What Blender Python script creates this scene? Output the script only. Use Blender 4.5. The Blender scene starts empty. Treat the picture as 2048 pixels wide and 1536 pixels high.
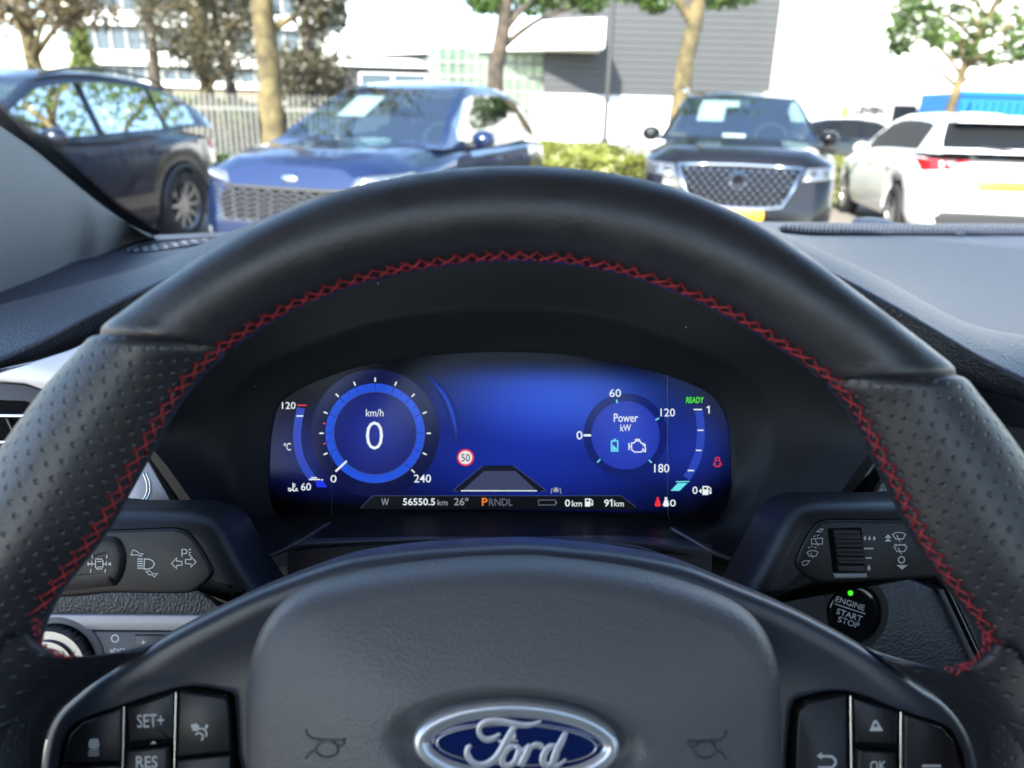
import bpy, bmesh, math, random
from mathutils import Vector, Matrix, noise
R = math.radians
random.seed(7)

# ------------------------------------------------------------------ camera, sky, sun, exposure
FPX, CX, CY = 1538.0, 1024.0, 768.0            # focal length and centre of the 2048 x 1536 photograph
CAM = Vector((0.0, 0.0, 1.35))
PITCH, ROLL = R(19.3), 0.027
CAM_ROT = Matrix.Rotation(math.pi/2 - PITCH, 3, 'X') @ Matrix.Rotation(ROLL, 3, 'Z')
EXPOSURE = 2.15
SUN_AZ, SUN_EL = R(-157), R(37)                # azimuth clockwise from +Y (ahead): behind and to the left

scene = bpy.context.scene
col = scene.collection
cam_data = bpy.data.cameras.new('camera'); cam = bpy.data.objects.new('camera', cam_data); col.objects.link(cam)
cam.matrix_world = Matrix.Translation(CAM) @ CAM_ROT.to_4x4()
cam_data.sensor_fit = 'HORIZONTAL'; cam_data.sensor_width = 36.0; cam_data.lens = 36.0*FPX/2048.0
cam_data.clip_start = 0.02; cam_data.clip_end = 3000.0
cam_data.dof.use_dof = True; cam_data.dof.focus_distance = 0.405; cam_data.dof.aperture_fstop = 8.5
cam_data.dof.aperture_blades = 7
scene.camera = cam

world = bpy.data.worlds.new('World'); scene.world = world; world.use_nodes = True
wn = world.node_tree.nodes; wl = world.node_tree.links
sky = wn.new('ShaderNodeTexSky'); sky.sky_type = 'NISHITA'; sky.sun_disc = False
sky.sun_elevation = SUN_EL; sky.sun_rotation = SUN_AZ
sky.air_density = 1.0; sky.dust_density = 0.4; sky.ozone_density = 1.0
bg = wn['Background']; bg.inputs['Strength'].default_value = 0.15
wl.new(sky.outputs[0], bg.inputs['Color'])

sun_data = bpy.data.lights.new('sun', 'SUN'); sun_data.energy = 4.6; sun_data.angle = R(0.53); sun_data.color = (1.0, 0.94, 0.84)
sun = bpy.data.objects.new('sun', sun_data); col.objects.link(sun)
SUN_DIR = Vector((math.sin(SUN_AZ)*math.cos(SUN_EL), math.cos(SUN_AZ)*math.cos(SUN_EL), math.sin(SUN_EL)))
sun.rotation_euler = SUN_DIR.to_track_quat('Z', 'Y').to_euler(); sun.location = (0, 0, 30)

vs = scene.view_settings
vs.view_transform = 'Standard'; vs.look = 'None'; vs.gamma = 1.0; vs.exposure = EXPOSURE; vs.use_curve_mapping = False
scene.render.engine = 'CYCLES'
cy = scene.cycles
cy.use_denoising = True; cy.max_bounces = 8; cy.diffuse_bounces = 4; cy.glossy_bounces = 4
cy.transmission_bounces = 4; cy.transparent_max_bounces = 16
cy.caustics_reflective = False; cy.caustics_refractive = False
cy.sample_clamp_indirect = 6.0

# ------------------------------------------------------------------ helpers
def ray(px, py):
    return CAM_ROT @ Vector(((px-CX)/FPX, (CY-py)/FPX, -1.0))
def P(px, py, Z):                               # point at camera depth Z
    return CAM + ray(px, py)*Z
def D(px, py, dz):                              # point dz metres above the camera's height
    d = ray(px, py); return CAM + d*(dz/d.z)

class Frame:
    """A plane in the cabin: local x to the right, y up in the plane, z towards the driver."""
    def __init__(s, o, tilt=19.3, yaw=0.0, spin=0.0):
        t = R(tilt); y = R(yaw)
        ux = Vector((1, 0, 0)); uy = Vector((0, math.sin(t), math.cos(t))); un = ux.cross(uy)
        q = Matrix.Rotation(y, 3, 'Z')
        ux, uy, un = q @ ux, q @ uy, q @ un
        if spin:
            w = Matrix.Rotation(R(spin), 3, un); ux, uy = w @ ux, w @ uy
        s.o, s.ux, s.uy, s.un = o, ux, uy, un
        m = Matrix((ux, uy, un)).transposed().to_4x4(); m.translation = o
        s.m = m
    def loc(s, px, py, h=0.0):
        d = ray(px, py); t = ((s.o + s.un*h - CAM).dot(s.un))/d.dot(s.un)
        v = CAM + d*t - s.o
        return Vector((v.dot(s.ux), v.dot(s.uy), h))
    def locs(s, pts, h=0.0):
        return [s.loc(a, b, h) for a, b in pts]
    def px(s):                                   # metres per photograph pixel near the origin
        return (s.loc(CX+10, CY).x - s.loc(CX, CY).x)/10

MW = {}
def thing(name, label, cat, m=None, group=None, kind=None):
    o = bpy.data.objects.new(name, None); col.objects.link(o); o.empty_display_size = 0.05
    m = m if m is not None else Matrix.Identity(4)
    o.matrix_world = m; MW[o.name] = m.copy()
    if label: o['label'] = label
    if cat: o['category'] = cat
    if group: o['group'] = group
    if kind: o['kind'] = kind
    return o
def tag(o, label=None, cat=None, group=None, kind=None):
    if label: o['label'] = label
    if cat: o['category'] = cat
    if group: o['group'] = group
    if kind: o['kind'] = kind
    return o
def link(name, me, parent=None, m=None):
    o = bpy.data.objects.new(name, me); col.objects.link(o)
    if parent is not None: o.parent = parent
    if m is not None: o.matrix_local = m
    base = MW.get(parent.name, Matrix.Identity(4)) if parent is not None else Matrix.Identity(4)
    MW[o.name] = base @ (m if m is not None else Matrix.Identity(4))
    return o
def mk(name, verts, faces, mat, parent=None, smooth=True, world=False, uvs=None, sharp=None, m=None):
    if world and parent is not None:
        inv = MW[parent.name].inverted(); verts = [inv @ Vector(v) for v in verts]
    me = bpy.data.meshes.new(name); me.from_pydata([tuple(v) for v in verts], [], faces)
    if mat is not None:
        for x in (mat if isinstance(mat, (list, tuple)) else [mat]): me.materials.append(x)
    if uvs is not None:
        ul = me.uv_layers.new(name='UVMap')
        for l in me.loops: ul.data[l.index].uv = uvs[l.vertex_index]
    me.validate(); 
    if smooth:
        for p in me.polygons: p.use_smooth = True
        if sharp: me.set_sharp_from_angle(angle=R(sharp))
    me.update()
    return link(name, me, parent, m)

class MB:
    """collects simple shapes into one mesh"""
    def __init__(s): s.v = []; s.f = []
    def add(s, v, f):
        b = len(s.v); s.v += [Vector(x) for x in v]; s.f += [tuple(i+b for i in q) for q in f]; return s
    def box(s, c, d, m=None):
        x, y, z = d[0]/2, d[1]/2, d[2]/2; c = Vector(c)
        v = [Vector((i*x, j*y, k*z)) for i in (-1, 1) for j in (-1, 1) for k in (-1, 1)]
        if m is not None: v = [m @ p for p in v]
        v = [c+p for p in v]
        return s.add(v, [(0,1,3,2),(4,6,7,5),(0,4,5,1),(2,3,7,6),(0,2,6,4),(1,5,7,3)])
    def tube(s, pts, rad, n=6, cap=True):
        pts = [Vector(p) for p in pts]; rs = rad if isinstance(rad, (list, tuple)) else [rad]*len(pts)
        v = []; f = []; up = Vector((0.31, 0.17, 0.93)).normalized()
        for i, p in enumerate(pts):
            t = (pts[min(i+1, len(pts)-1)] - pts[max(i-1, 0)]).normalized()
            a = t.cross(up)
            if a.length < 1e-4: a = t.cross(Vector((1, 0, 0)))
            a.normalize(); b = t.cross(a)
            for k in range(n):
                an = 2*math.pi*k/n; v.append(p + (a*math.cos(an) + b*math.sin(an))*rs[i])
        for i in range(len(pts)-1):
            for k in range(n):
                f.append((i*n+k, i*n+(k+1) % n, (i+1)*n+(k+1) % n, (i+1)*n+k))
        if cap: f.append(tuple(range(n))[::-1]); f.append(tuple((len(pts)-1)*n+k for k in range(n)))
        return s.add(v, f)
    def lathe(s, prof, n=32, axis='y', c=(0, 0, 0)):     # prof: (r, a) along the axis
        v = []; f = []; c = Vector(c)
        for r, a in prof:
            for k in range(n):
                an = 2*math.pi*k/n; q, w = r*math.cos(an), r*math.sin(an)
                v.append(c + (Vector((q, a, w)) if axis == 'y' else Vector((a, q, w)) if axis == 'x' else Vector((q, w, a))))
        for i in range(len(prof)-1):
            for k in range(n): f.append((i*n+k, i*n+(k+1) % n, (i+1)*n+(k+1) % n, (i+1)*n+k))
        return s.add(v, f)
    def poly(s, pts): return s.add(pts, [tuple(range(len(pts)))])
    def build(s, name, mat, parent=None, smooth=False, world=False, sharp=None):
        return mk(name, s.v, s.f, mat, parent, smooth, world, None, sharp)

def spl(pts, n, closed=False):
    """Catmull-Rom through pts resampled to n points of even arc length"""
    pts = [Vector(p) for p in pts]; N = len(pts); out = []
    segs = N if closed else N-1; SUB = 14
    for i in range(segs):
        g = lambda k: pts[k % N] if closed else pts[max(0, min(N-1, k))]
        p0, p1, p2, p3 = g(i-1), g(i), g(i+1), g(i+2)
        for j in range(SUB):
            t = j/SUB
            out.append(0.5*((2*p1) + (p2-p0)*t + (2*p0-5*p1+4*p2-p3)*t*t + (3*p1-p0-3*p2+p3)*t**3))
    out.append(pts[0] if closed else pts[-1])
    L = [0.0]
    for a, b in zip(out, out[1:]): L.append(L[-1] + (b-a).length)
    res = []; k = 0; m = n if closed else n-1
    for i in range(n):
        s_ = L[-1]*i/m
        while k < len(L)-2 and L[k+1] < s_: k += 1
        d = L[k+1]-L[k]; t = (s_-L[k])/d if d > 1e-12 else 0
        res.append(out[k].lerp(out[k+1], max(0, min(1, t))))
    return res

def grid(rows, name, mat, parent=None, world=False, closed_u=False, closed_v=False, smooth=True, uv=None, sharp=None, flip=False):
    nr, nc = len(rows), len(rows[0]); v = [p for r in rows for p in r]; f = []
    for i in range(nr if closed_v else nr-1):
        for j in range(nc if closed_u else nc-1):
            a, b = i*nc+j, i*nc+(j+1) % nc; c, d = ((i+1) % nr)*nc+(j+1) % nc, ((i+1) % nr)*nc+j
            f.append((a, d, c, b) if flip else (a, b, c, d))
    return mk(name, v, f, mat, parent, smooth, world, uv, sharp)

def area2(p):
    return sum(a.x*b.y-b.x*a.y for a, b in zip(p, p[1:]+p[:1]))
def pillow(name, out, prof, mat, parent, c=None, hf=None, centre_h=None, smooth=True, sharp=None, uv=False, cap=True):
    """closed outline (local, counter-clockwise or not) raised through rings (inset, scale, height)"""
    out = [Vector((p[0], p[1], 0)) for p in out]
    if area2(out) < 0: out = out[::-1]
    n = len(out)
    if c is None: c = sum(out, Vector())/n
    c = Vector((c[0], c[1], 0))
    nor = []
    for i in range(n):
        t = out[(i+1) % n]-out[i-1]; nn = Vector((-t.y, t.x, 0))
        nor.append(nn.normalized() if nn.length > 1e-9 else nn)
    v = []
    for d, t, h in prof:
        for p, q in zip(out, nor):
            w = c + (p + q*d - c)*t
            v.append(Vector((w.x, w.y, h + (hf(w.x, w.y) if hf else 0))))
    f = []
    for i in range(len(prof)-1):
        for j in range(n): f.append((i*n+j, i*n+(j+1) % n, (i+1)*n+(j+1) % n, (i+1)*n+j))
    b = (len(prof)-1)*n
    if cap:
        if centre_h is None: f.append(tuple(b+j for j in range(n)))
        else:
            v.append(Vector((c.x, c.y, centre_h + (hf(c.x, c.y) if hf else 0))))
            for j in range(n): f.append((b+j, b+(j+1) % n, len(v)-1))
    uvs = [(p.x, p.y) for p in v] if uv else None
    return mk(name, v, f, mat, parent, smooth, False, uvs, sharp)
def plate(name, fr, pts, h0, h1, mat, parent, bev=0.0012, smooth_outline=0, sharp=40, **k):
    o = fr.locs(pts, h1)
    if smooth_outline: o = spl(o, smooth_outline, True)
    return pillow(name, o, [(0, 1, h0), (0, 1, h1-bev), (bev*0.35, 1, h1-bev*0.3), (bev, 1, h1)], mat, parent, sharp=sharp, **k)

def ribbon(pts, w):
    """flat ribbon round a polyline in a local xy plane -> verts, faces"""
    n = len(pts); ws = w if isinstance(w, (list, tuple)) else [w]*n
    closed = (pts[0]-pts[-1]).length < 1e-7 and n > 3
    v = []; f = []
    for i, p in enumerate(pts):
        a = pts[i-1] if i > 0 else (pts[-2] if closed else p)
        b = pts[i+1] if i < n-1 else (pts[1] if closed else p)
        d1 = (p-a).normalized() if (p-a).length > 1e-9 else (b-p).normalized()
        d2 = (b-p).normalized() if (b-p).length > 1e-9 else d1
        t = d1+d2; t = t.normalized() if t.length > 1e-6 else d1
        q = Vector((-t.y, t.x, 0)); cosn = max(0.5, q.dot(Vector((-d1.y, d1.x, 0))))
        q = q*(ws[i]/2/cosn)
        v += [p-q, p+q]
    for i in range(n-1): f.append((2*i, 2*i+2, 2*i+3, 2*i+1))
    return v, f
def icon(name, fr, strokes, h, mat, parent, w=2.0, fills=(), dots=()):
    """strokes / filled polygons / discs given in photograph pixels, on the plane at height h"""
    m = MB(); u = fr.loc(CX+1, CY, h).x - fr.loc(CX, CY, h).x
    k = 0
    for s in strokes:
        ww = w
        if isinstance(s, tuple) and isinstance(s[0], (int, float)): ww, s = s
        v, f = ribbon(fr.locs(s, h + k*2e-6), ww*u); m.add(v, f); k += 1
    for s in fills: m.poly(fr.locs(s, h + k*2e-6)); k += 1
    for (x, y, r) in dots:
        m.poly([fr.loc(x + r*math.cos(a*math.pi/10), y + r*math.sin(a*math.pi/10), h + k*2e-6) for a in range(20)]); k += 1
    return m.build(name, mat, parent)
def arc(cx, cy, r, a0, a1, n=24, ry=None):
    """screen arc in pixels, degrees clockwise from up"""
    ry = ry or r
    return [(cx + r*math.sin(R(a0+(a1-a0)*i/n)), cy - ry*math.cos(R(a0+(a1-a0)*i/n))) for i in range(n+1)]
def textmesh(s, bold=0.0, shear=0.0, extrude=0.0, res=3):
    cu = bpy.data.curves.new('txt', 'FONT'); cu.body = s; cu.offset = bold; cu.shear = shear; cu.extrude = extrude; cu.resolution_u = res
    o = bpy.data.objects.new('txt', cu); col.objects.link(o)
    bpy.context.view_layer.update()
    me = bpy.data.meshes.new_from_object(o.evaluated_get(bpy.context.evaluated_depsgraph_get()))
    bpy.data.objects.remove(o); bpy.data.curves.remove(cu); me.materials.clear()
    return me
def text(name, fr, s, box, h, mat, parent, bold=0.0, shear=0.0, tilt=0.0):
    """text fitted into the pixel box (x0, y0, x1, y1) on the frame's plane"""
    me = textmesh(s, bold, shear)
    xs = [v.co.x for v in me.vertices]; ys = [v.co.y for v in me.vertices]
    x0, x1, y0, y1 = min(xs), max(xs), min(ys), max(ys)
    a = fr.loc(box[0], box[3], h); b = fr.loc(box[2], box[3], h); c = fr.loc(box[0], box[1], h)
    for v in me.vertices:
        q = a + (b-a)*((v.co.x-x0)/(x1-x0)) + (c-a)*((v.co.y-y0)/(y1-y0)); v.co = (q.x, q.y, h)
    if tilt:
        ce = fr.loc((box[0]+box[2])/2, (box[1]+box[3])/2, h); m = Matrix.Translation(ce) @ Matrix.Rotation(R(tilt), 4, 'Z') @ Matrix.Translation(-ce)
        me.transform(m)
    me.name = name; me.materials.clear(); me.materials.append(mat)
    return link(name, me, parent)

# ------------------------------------------------------------------ materials
def lin(c):
    return tuple(((x/255.0)/12.92 if x/255.0 <= 0.04045 else ((x/255.0+0.055)/1.055)**2.4) for x in c)
def mat(name, color, rough=0.5, metal=0.0, spec=0.5, grain=None, bump=None, coat=0.0, vary=0.0, sheen=0.0, alpha=None, detail=2.0, flake=None, dust=0.0):
    """grain: (size in m, depth in m) noise relief;  bump: second one;  vary: colour variation"""
    m = bpy.data.materials.new(name); m.use_nodes = True; nt = m.node_tree; N = nt.nodes; L = nt.links
    b = N['Principled BSDF']; b.inputs['Base Color'].default_value = (*color, 1); b.inputs['Roughness'].default_value = rough
    b.inputs['Metallic'].default_value = metal; b.inputs['Specular IOR Level'].default_value = spec
    b.inputs['Coat Weight'].default_value = coat; b.inputs['Coat Roughness'].default_value = 0.04
    if sheen: b.inputs['Sheen Weight'].default_value = sheen; b.inputs['Sheen Roughness'].default_value = 0.4
    tc = N.new('ShaderNodeTexCoord'); last = None
    for g in (grain, bump):
        if not g: continue
        if len(g) > 2 and g[2] == 'cell':
            t = N.new('ShaderNodeTexVoronoi'); t.feature = 'SMOOTH_F1'; t.inputs['Scale'].default_value = 1/g[0]; t.inputs['Smoothness'].default_value = 0.4; o = t.outputs['Distance']
            nz = N.new('ShaderNodeTexNoise'); nz.inputs['Scale'].default_value = 0.6/g[0]; nz.inputs['Detail'].default_value = 1
            mx = N.new('ShaderNodeMix'); mx.data_type = 'VECTOR'; mx.inputs['Factor'].default_value = 0.0018*0 + 0.0
            ad = N.new('ShaderNodeVectorMath'); ad.operation = 'MULTIPLY_ADD'; ad.inputs[1].default_value = (g[0]*1.1,)*3
            L.new(tc.outputs['Object'], nz.inputs['Vector']); L.new(nz.outputs['Color'], ad.inputs[0]); L.new(tc.outputs['Object'], ad.inputs[2]); L.new(ad.outputs[0], t.inputs['Vector'])
            N.remove(mx)
        else:
            t = N.new('ShaderNodeTexNoise'); t.inputs['Scale'].default_value = 1/g[0]; t.inputs['Detail'].default_value = detail; o = t.outputs['Fac']
            L.new(tc.outputs['Object'], t.inputs['Vector'])
        bp = N.new('ShaderNodeBump'); bp.inputs['Strength'].default_value = 1.0; bp.inputs['Distance'].default_value = g[1]
        L.new(o, bp.inputs['Height'])
        if last: L.new(last, bp.inputs['Normal'])
        last = bp.outputs[0]
    if last: L.new(last, b.inputs['Normal'])
    if vary:
        t = N.new('ShaderNodeTexNoise'); t.inputs['Scale'].default_value = flake or 6.0; t.inputs['Detail'].default_value = 5
        L.new(tc.outputs['Object'], t.inputs['Vector'])
        r = N.new('ShaderNodeMapRange'); r.inputs[1].default_value = 0.3; r.inputs[2].default_value = 0.7; r.inputs[3].default_value = 1-vary; r.inputs[4].default_value = 1+vary
        L.new(t.outputs['Fac'], r.inputs[0])
        x = N.new('ShaderNodeVectorMath'); x.operation = 'SCALE'; x.inputs[0].default_value = color; L.new(r.outputs[0], x.inputs['Scale'])
        L.new(x.outputs[0], b.inputs['Base Color'])
    if dust:                                    # stray specks of dust and lint lying on the plastic
        v = N.new('ShaderNodeTexVoronoi'); v.inputs['Scale'].default_value = 1/0.0075; L.new(tc.outputs['Object'], v.inputs['Vector'])
        sp_ = N.new('ShaderNodeSeparateColor'); L.new(v.outputs['Color'], sp_.inputs[0])
        r1 = N.new('ShaderNodeMath'); r1.operation = 'MULTIPLY'; L.new(sp_.outputs[0], r1.inputs[0]); r1.inputs[1].default_value = 0.075
        c1 = N.new('ShaderNodeMath'); c1.operation = 'LESS_THAN'; L.new(v.outputs['Distance'], c1.inputs[0]); L.new(r1.outputs[0], c1.inputs[1])
        c2 = N.new('ShaderNodeMath'); c2.operation = 'LESS_THAN'; L.new(sp_.outputs[1], c2.inputs[0]); c2.inputs[1].default_value = dust
        c3 = N.new('ShaderNodeMath'); c3.operation = 'MULTIPLY'; L.new(c1.outputs[0], c3.inputs[0]); L.new(c2.outputs[0], c3.inputs[1])
        mx = N.new('ShaderNodeMix'); mx.data_type = 'RGBA'; mx.inputs['A'].default_value = (*color, 1); mx.inputs['B'].default_value = (.32, .32, .33, 1); L.new(c3.outputs[0], mx.inputs['Factor']); L.new(mx.outputs['Result'], b.inputs['Base Color'])
    return m
def smudge(m, lo, hi, scale):
    """uneven gloss from hands and wiping"""
    N = m.node_tree.nodes; L = m.node_tree.links; tc = N.new('ShaderNodeTexCoord'); t = N.new('ShaderNodeTexNoise'); t.inputs['Scale'].default_value = scale; t.inputs['Detail'].default_value = 6; t.inputs['Roughness'].default_value = .65
    r = N.new('ShaderNodeMapRange'); r.inputs[1].default_value = .35; r.inputs[2].default_value = .65; r.inputs[3].default_value = lo; r.inputs[4].default_value = hi
    L.new(tc.outputs['Object'], t.inputs['Vector']); L.new(t.outputs['Fac'], r.inputs[0]); L.new(r.outputs[0], N['Principled BSDF'].inputs['Roughness']); return m
def glow(name, rgb, strength=1.0, rough=0.3):
    """what a lit screen or lamp gives off; rgb is how it looks in the picture"""
    m = bpy.data.materials.new(name); m.use_nodes = True; b = m.node_tree.nodes['Principled BSDF']
    b.inputs['Base Color'].default_value = (0.01, 0.01, 0.01, 1); b.inputs['Roughness'].default_value = rough; b.inputs['Specular IOR Level'].default_value = 0.2
    b.inputs['Emission Color'].default_value = (*lin(rgb), 1); b.inputs['Emission Strength'].default_value = strength/2**EXPOSURE
    return m
def glass(name, tint, refl=1.0, clear=0.9, rough=0.0):
    m = bpy.data.materials.new(name); m.use_nodes = True; nt = m.node_tree; N = nt.nodes; L = nt.links; N.clear()
    out = N.new('ShaderNodeOutputMaterial'); tr = N.new('ShaderNodeBsdfTransparent'); tr.inputs[0].default_value = tuple(x*clear for x in tint)+(1,)
    gl = N.new('ShaderNodeBsdfGlossy'); gl.inputs['Roughness'].default_value = rough; gl.inputs[0].default_value = (1, 1, 1, 1)
    fr = N.new('ShaderNodeFresnel'); fr.inputs['IOR'].default_value = 1.5
    mu = N.new('ShaderNodeMath'); mu.operation = 'MULTIPLY'; mu.use_clamp = True; mu.inputs[1].default_value = refl
    mx = N.new('ShaderNodeMixShader'); L.new(fr.outputs[0], mu.inputs[0]); L.new(mu.outputs[0], mx.inputs[0]); L.new(tr.outputs[0], mx.inputs[1]); L.new(gl.outputs[0], mx.inputs[2]); L.new(mx.outputs[0], out.inputs[0])
    return m

def perforated(name, color, rough):
    """leather with a staggered field of pressed dimples laid out in the UV map (metres)"""
    m = mat(name, color, rough, spec=0.95, grain=(0.0012, 0.00018)); nt = m.node_tree; N = nt.nodes; L = nt.links
    b = N['Principled BSDF']; prev = b.inputs['Normal'].links[0].from_socket
    uv = N.new('ShaderNodeUVMap'); uv.uv_map = 'UVMap'
    sc = N.new('ShaderNodeVectorMath'); sc.operation = 'SCALE'; sc.inputs['Scale'].default_value = 1/0.0062; L.new(uv.outputs[0], sc.inputs[0])
    ds = []
    for off in ((0, 0, 0), (0.5, 0.5, 0)):
        a = N.new('ShaderNodeVectorMath'); a.operation = 'ADD'; a.inputs[1].default_value = off; L.new(sc.outputs[0], a.inputs[0])
        fr = N.new('ShaderNodeVectorMath'); fr.operation = 'FRACTION'; L.new(a.outputs[0], fr.inputs[0])
        di = N.new('ShaderNodeVectorMath'); di.operation = 'DISTANCE'; di.inputs[1].default_value = (0.5, 0.5, 0); L.new(fr.outputs[0], di.inputs[0])
        ds.append(di.outputs['Value'])
    mn = N.new('ShaderNodeMath'); mn.operation = 'MINIMUM'; L.new(ds[0], mn.inputs[0]); L.new(ds[1], mn.inputs[1])
    r = N.new('ShaderNodeMapRange'); r.interpolation_type = 'SMOOTHSTEP'; r.inputs[1].default_value = 0.05; r.inputs[2].default_value = 0.155; r.inputs[3].default_value = 0; r.inputs[4].default_value = 1
    L.new(mn.outputs[0], r.inputs[0])
    bp = N.new('ShaderNodeBump'); bp.inputs['Distance'].default_value = 0.00045; L.new(r.outputs[0], bp.inputs['Height']); L.new(prev, bp.inputs['Normal']); L.new(bp.outputs[0], b.inputs['Normal'])
    return m

M = {}
M['leather'] = smudge(mat('black_leather', (0.018, 0.020, 0.028), 0.42, spec=1.0, grain=(0.0010, 0.00017), bump=(0.012, 0.00012), dust=.04), .36, .50, 55)
M['perf'] = perforated('perforated_leather', (0.019, 0.021, 0.029), 0.42)
M['airbag'] = mat('airbag_grain', (0.108, 0.107, 0.116), 0.45, spec=0.65, grain=(0.0012, 0.00017, 'cell'), dust=.10)
M['dash'] = mat('dash_grain', (0.024, 0.029, 0.042), 0.44, spec=0.75, grain=(0.0019, 0.00045, 'cell'))
M['dash_fine'] = mat('dash_fine_grain', (0.023, 0.030, 0.049), 0.48, spec=0.7, grain=(0.0026, 0.0007), dust=.05)
M['trim'] = mat('satin_black_trim', (0.050, 0.056, 0.075), 0.36, spec=0.55, grain=(0.0006, 0.000015), dust=.05)
M['black'] = mat('matt_black_plastic', (0.013, 0.013, 0.015), 0.5, spec=0.4, grain=(0.0006, 0.00003))
M['cowl'] = mat('cluster_cowl_plastic', (0.013, 0.0135, 0.016), 0.45, spec=0.2, grain=(0.0007, 0.00005), dust=.06)
M['stalk'] = mat('stalk_plastic', (0.012, 0.013, 0.016), 0.42, spec=0.45, grain=(0.0007, 0.00006))
M['button'] = mat('button_plastic', (0.020, 0.020, 0.023), 0.40, spec=0.45, grain=(0.0005, 0.00002))
M['gloss'] = mat('gloss_black', (0.006, 0.006, 0.007), 0.08, spec=0.5)
M['hole'] = mat('dark_gap', (0.004, 0.004, 0.004), 0.8, spec=0.1)
M['silver'] = mat('satin_silver_trim', (0.40, 0.40, 0.43), 0.36, metal=0.6, grain=(0.0008, 0.00003))
M['greytrim'] = mat('grey_painted_trim', (0.30, 0.30, 0.325), 0.42, metal=0.3, grain=(0.0008, 0.00002))
M['panel'] = mat('switch_panel_grey', (0.060, 0.060, 0.070), 0.42, grain=(0.0006, 0.00003))
M['chrome'] = mat('chrome', (0.75, 0.76, 0.78), 0.09, metal=1.0)
M['badge_metal'] = mat('badge_silver', (0.72, 0.76, 0.82), 0.30, metal=0.7)
M['satinchrome'] = mat('satin_chrome', (0.62, 0.63, 0.66), 0.24, metal=1.0)
M['thread'] = mat('red_thread', (0.66, 0.065, 0.075), 0.6, spec=0.3, grain=(0.0005, 0.0002))
M['print'] = mat('white_print', (0.62, 0.63, 0.64), 0.5)
M['pillar'] = mat('pillar_weave', (0.30, 0.30, 0.295), 0.8, spec=0.25)
M['enamel'] = mat('blue_enamel', (0.006, 0.018, 0.11), 0.10, spec=0.5, coat=0.6)
M['headliner'] = mat('headliner_cloth', (0.42, 0.41, 0.39), 0.9, spec=0.1)
M['seat'] = mat('seat_cloth', (0.02, 0.02, 0.022), 0.85, spec=0.2)
# woven pillar cover: fine diagonal rib
nt = M['pillar'].node_tree; N = nt.nodes; L = nt.links
tc = N.new('ShaderNodeTexCoord'); wv = N.new('ShaderNodeTexWave'); wv.wave_type = 'BANDS'; wv.bands_direction = 'DIAGONAL'; wv.inputs['Scale'].default_value = 165; wv.inputs['Distortion'].default_value = 2.0
L.new(tc.outputs['Object'], wv.inputs['Vector']); bp = N.new('ShaderNodeBump'); bp.inputs['Distance'].default_value = 0.00025; L.new(wv.outputs['Fac'], bp.inputs['Height']); L.new(bp.outputs[0], N['Principled BSDF'].inputs['Normal'])
# screen colours
M['s_white'] = glow('screen_white', (235, 245, 250)); M['s_grey'] = glow('screen_grey', (150, 155, 165)); M['s_dim'] = glow('screen_dim_grey', (100, 105, 118))
M['s_cyan'] = glow('screen_cyan', (110, 225, 240)); M['s_red'] = glow('screen_red', (235, 50, 60)); M['s_orange'] = glow('screen_orange', (255, 130, 40))
M['s_green'] = glow('screen_green', (90, 240, 30)); M['s_blue'] = glow('screen_blue_bar', (25, 50, 235)); M['s_ring'] = glow('screen_ring_blue', (28, 66, 205))
M['s_arc'] = glow('screen_arc_blue', (38, 66, 180)); M['s_black'] = glow('screen_black', (6, 10, 28)); M['s_road'] = glow('screen_road_grey', (58, 66, 98))
M['s_edge'] = glow('screen_thin_line', (58, 70, 112)); M['s_led'] = glow('led_green', (70, 235, 40), 1.2)
# ================================================================== CABIN (nearest first)
# ------------------------------------------------------------------ steering wheel
FW = Frame(P(1030, 1480, 0.255), tilt=24.0)
wheel = thing('steering_wheel', 'black leather steering wheel with red cross stitching and oval badge', 'steering wheel', FW.m)
OUT_PX = [(0,918),(20,891),(62,836),(99,778),(174,704),(198,672),(300,596),(400,528),(500,468),(600,418),(700,384),(850,353),(1020,340),(1200,351),(1350,383),(1480,438),(1600,513),(1700,590),(1800,664),(1895,734),(1963,819),(2032,907)]
IN_PX = [(72,1262),(99,1203),(144,1150),(210,1069),(263,970),(311,880),(359,792),(417,727),(506,662),(600,612),(700,572),(820,541),(930,526),(1040,520),(1150,528),(1250,549),(1350,582),(1476,643),(1554,691),(1640,749),(1691,797),(1732,880),(1760,936),(1795,1005),(1823,1064),(1860,1127),(1901,1180),(1948,1230),(1973,1280)]
def polar(pts):
    q = []
    for a, b in pts:
        v = FW.loc(a, b, 0.0); q.append((math.atan2(v.x, v.y), math.hypot(v.x, v.y)))
    return sorted(q)
PO, PI_ = polar(OUT_PX), polar(IN_PX)
def interp(tab, t):
    if t <= tab[0][0]: return tab[0][1]
    if t >= tab[-1][0]: return tab[-1][1]
    for (a, ra), (b, rb) in zip(tab, tab[1:]):
        if a <= t <= b: return ra + (rb-ra)*(t-a)/(b-a)
def smooth_r(tab, t, w=0.09):
    return sum(interp(tab, t + w*k/4)*math.exp(-(k/2.6)**2) for k in range(-5, 6))/sum(math.exp(-(k/2.6)**2) for k in range(-5, 6))
def r_out(t): return smooth_r(PO, t)
def r_in(t): return smooth_r(PI_, t)
RIM_D = 0.0185
def rim_pt(t, ph, fat=0.0):
    """ph: 0 outer edge, 90 facing the driver, 180 inner edge"""
    ro, ri = r_out(t), r_in(t); rc, a = (ro+ri)/2, (ro-ri)/2 + fat
    rr = rc + a*math.cos(ph); h = (RIM_D + fat)*math.sin(ph)
    return Vector((rr*math.sin(t), rr*math.cos(t), h))
NPH = 48
def wseam(ph): return (1+math.cos(ph))/2
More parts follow.
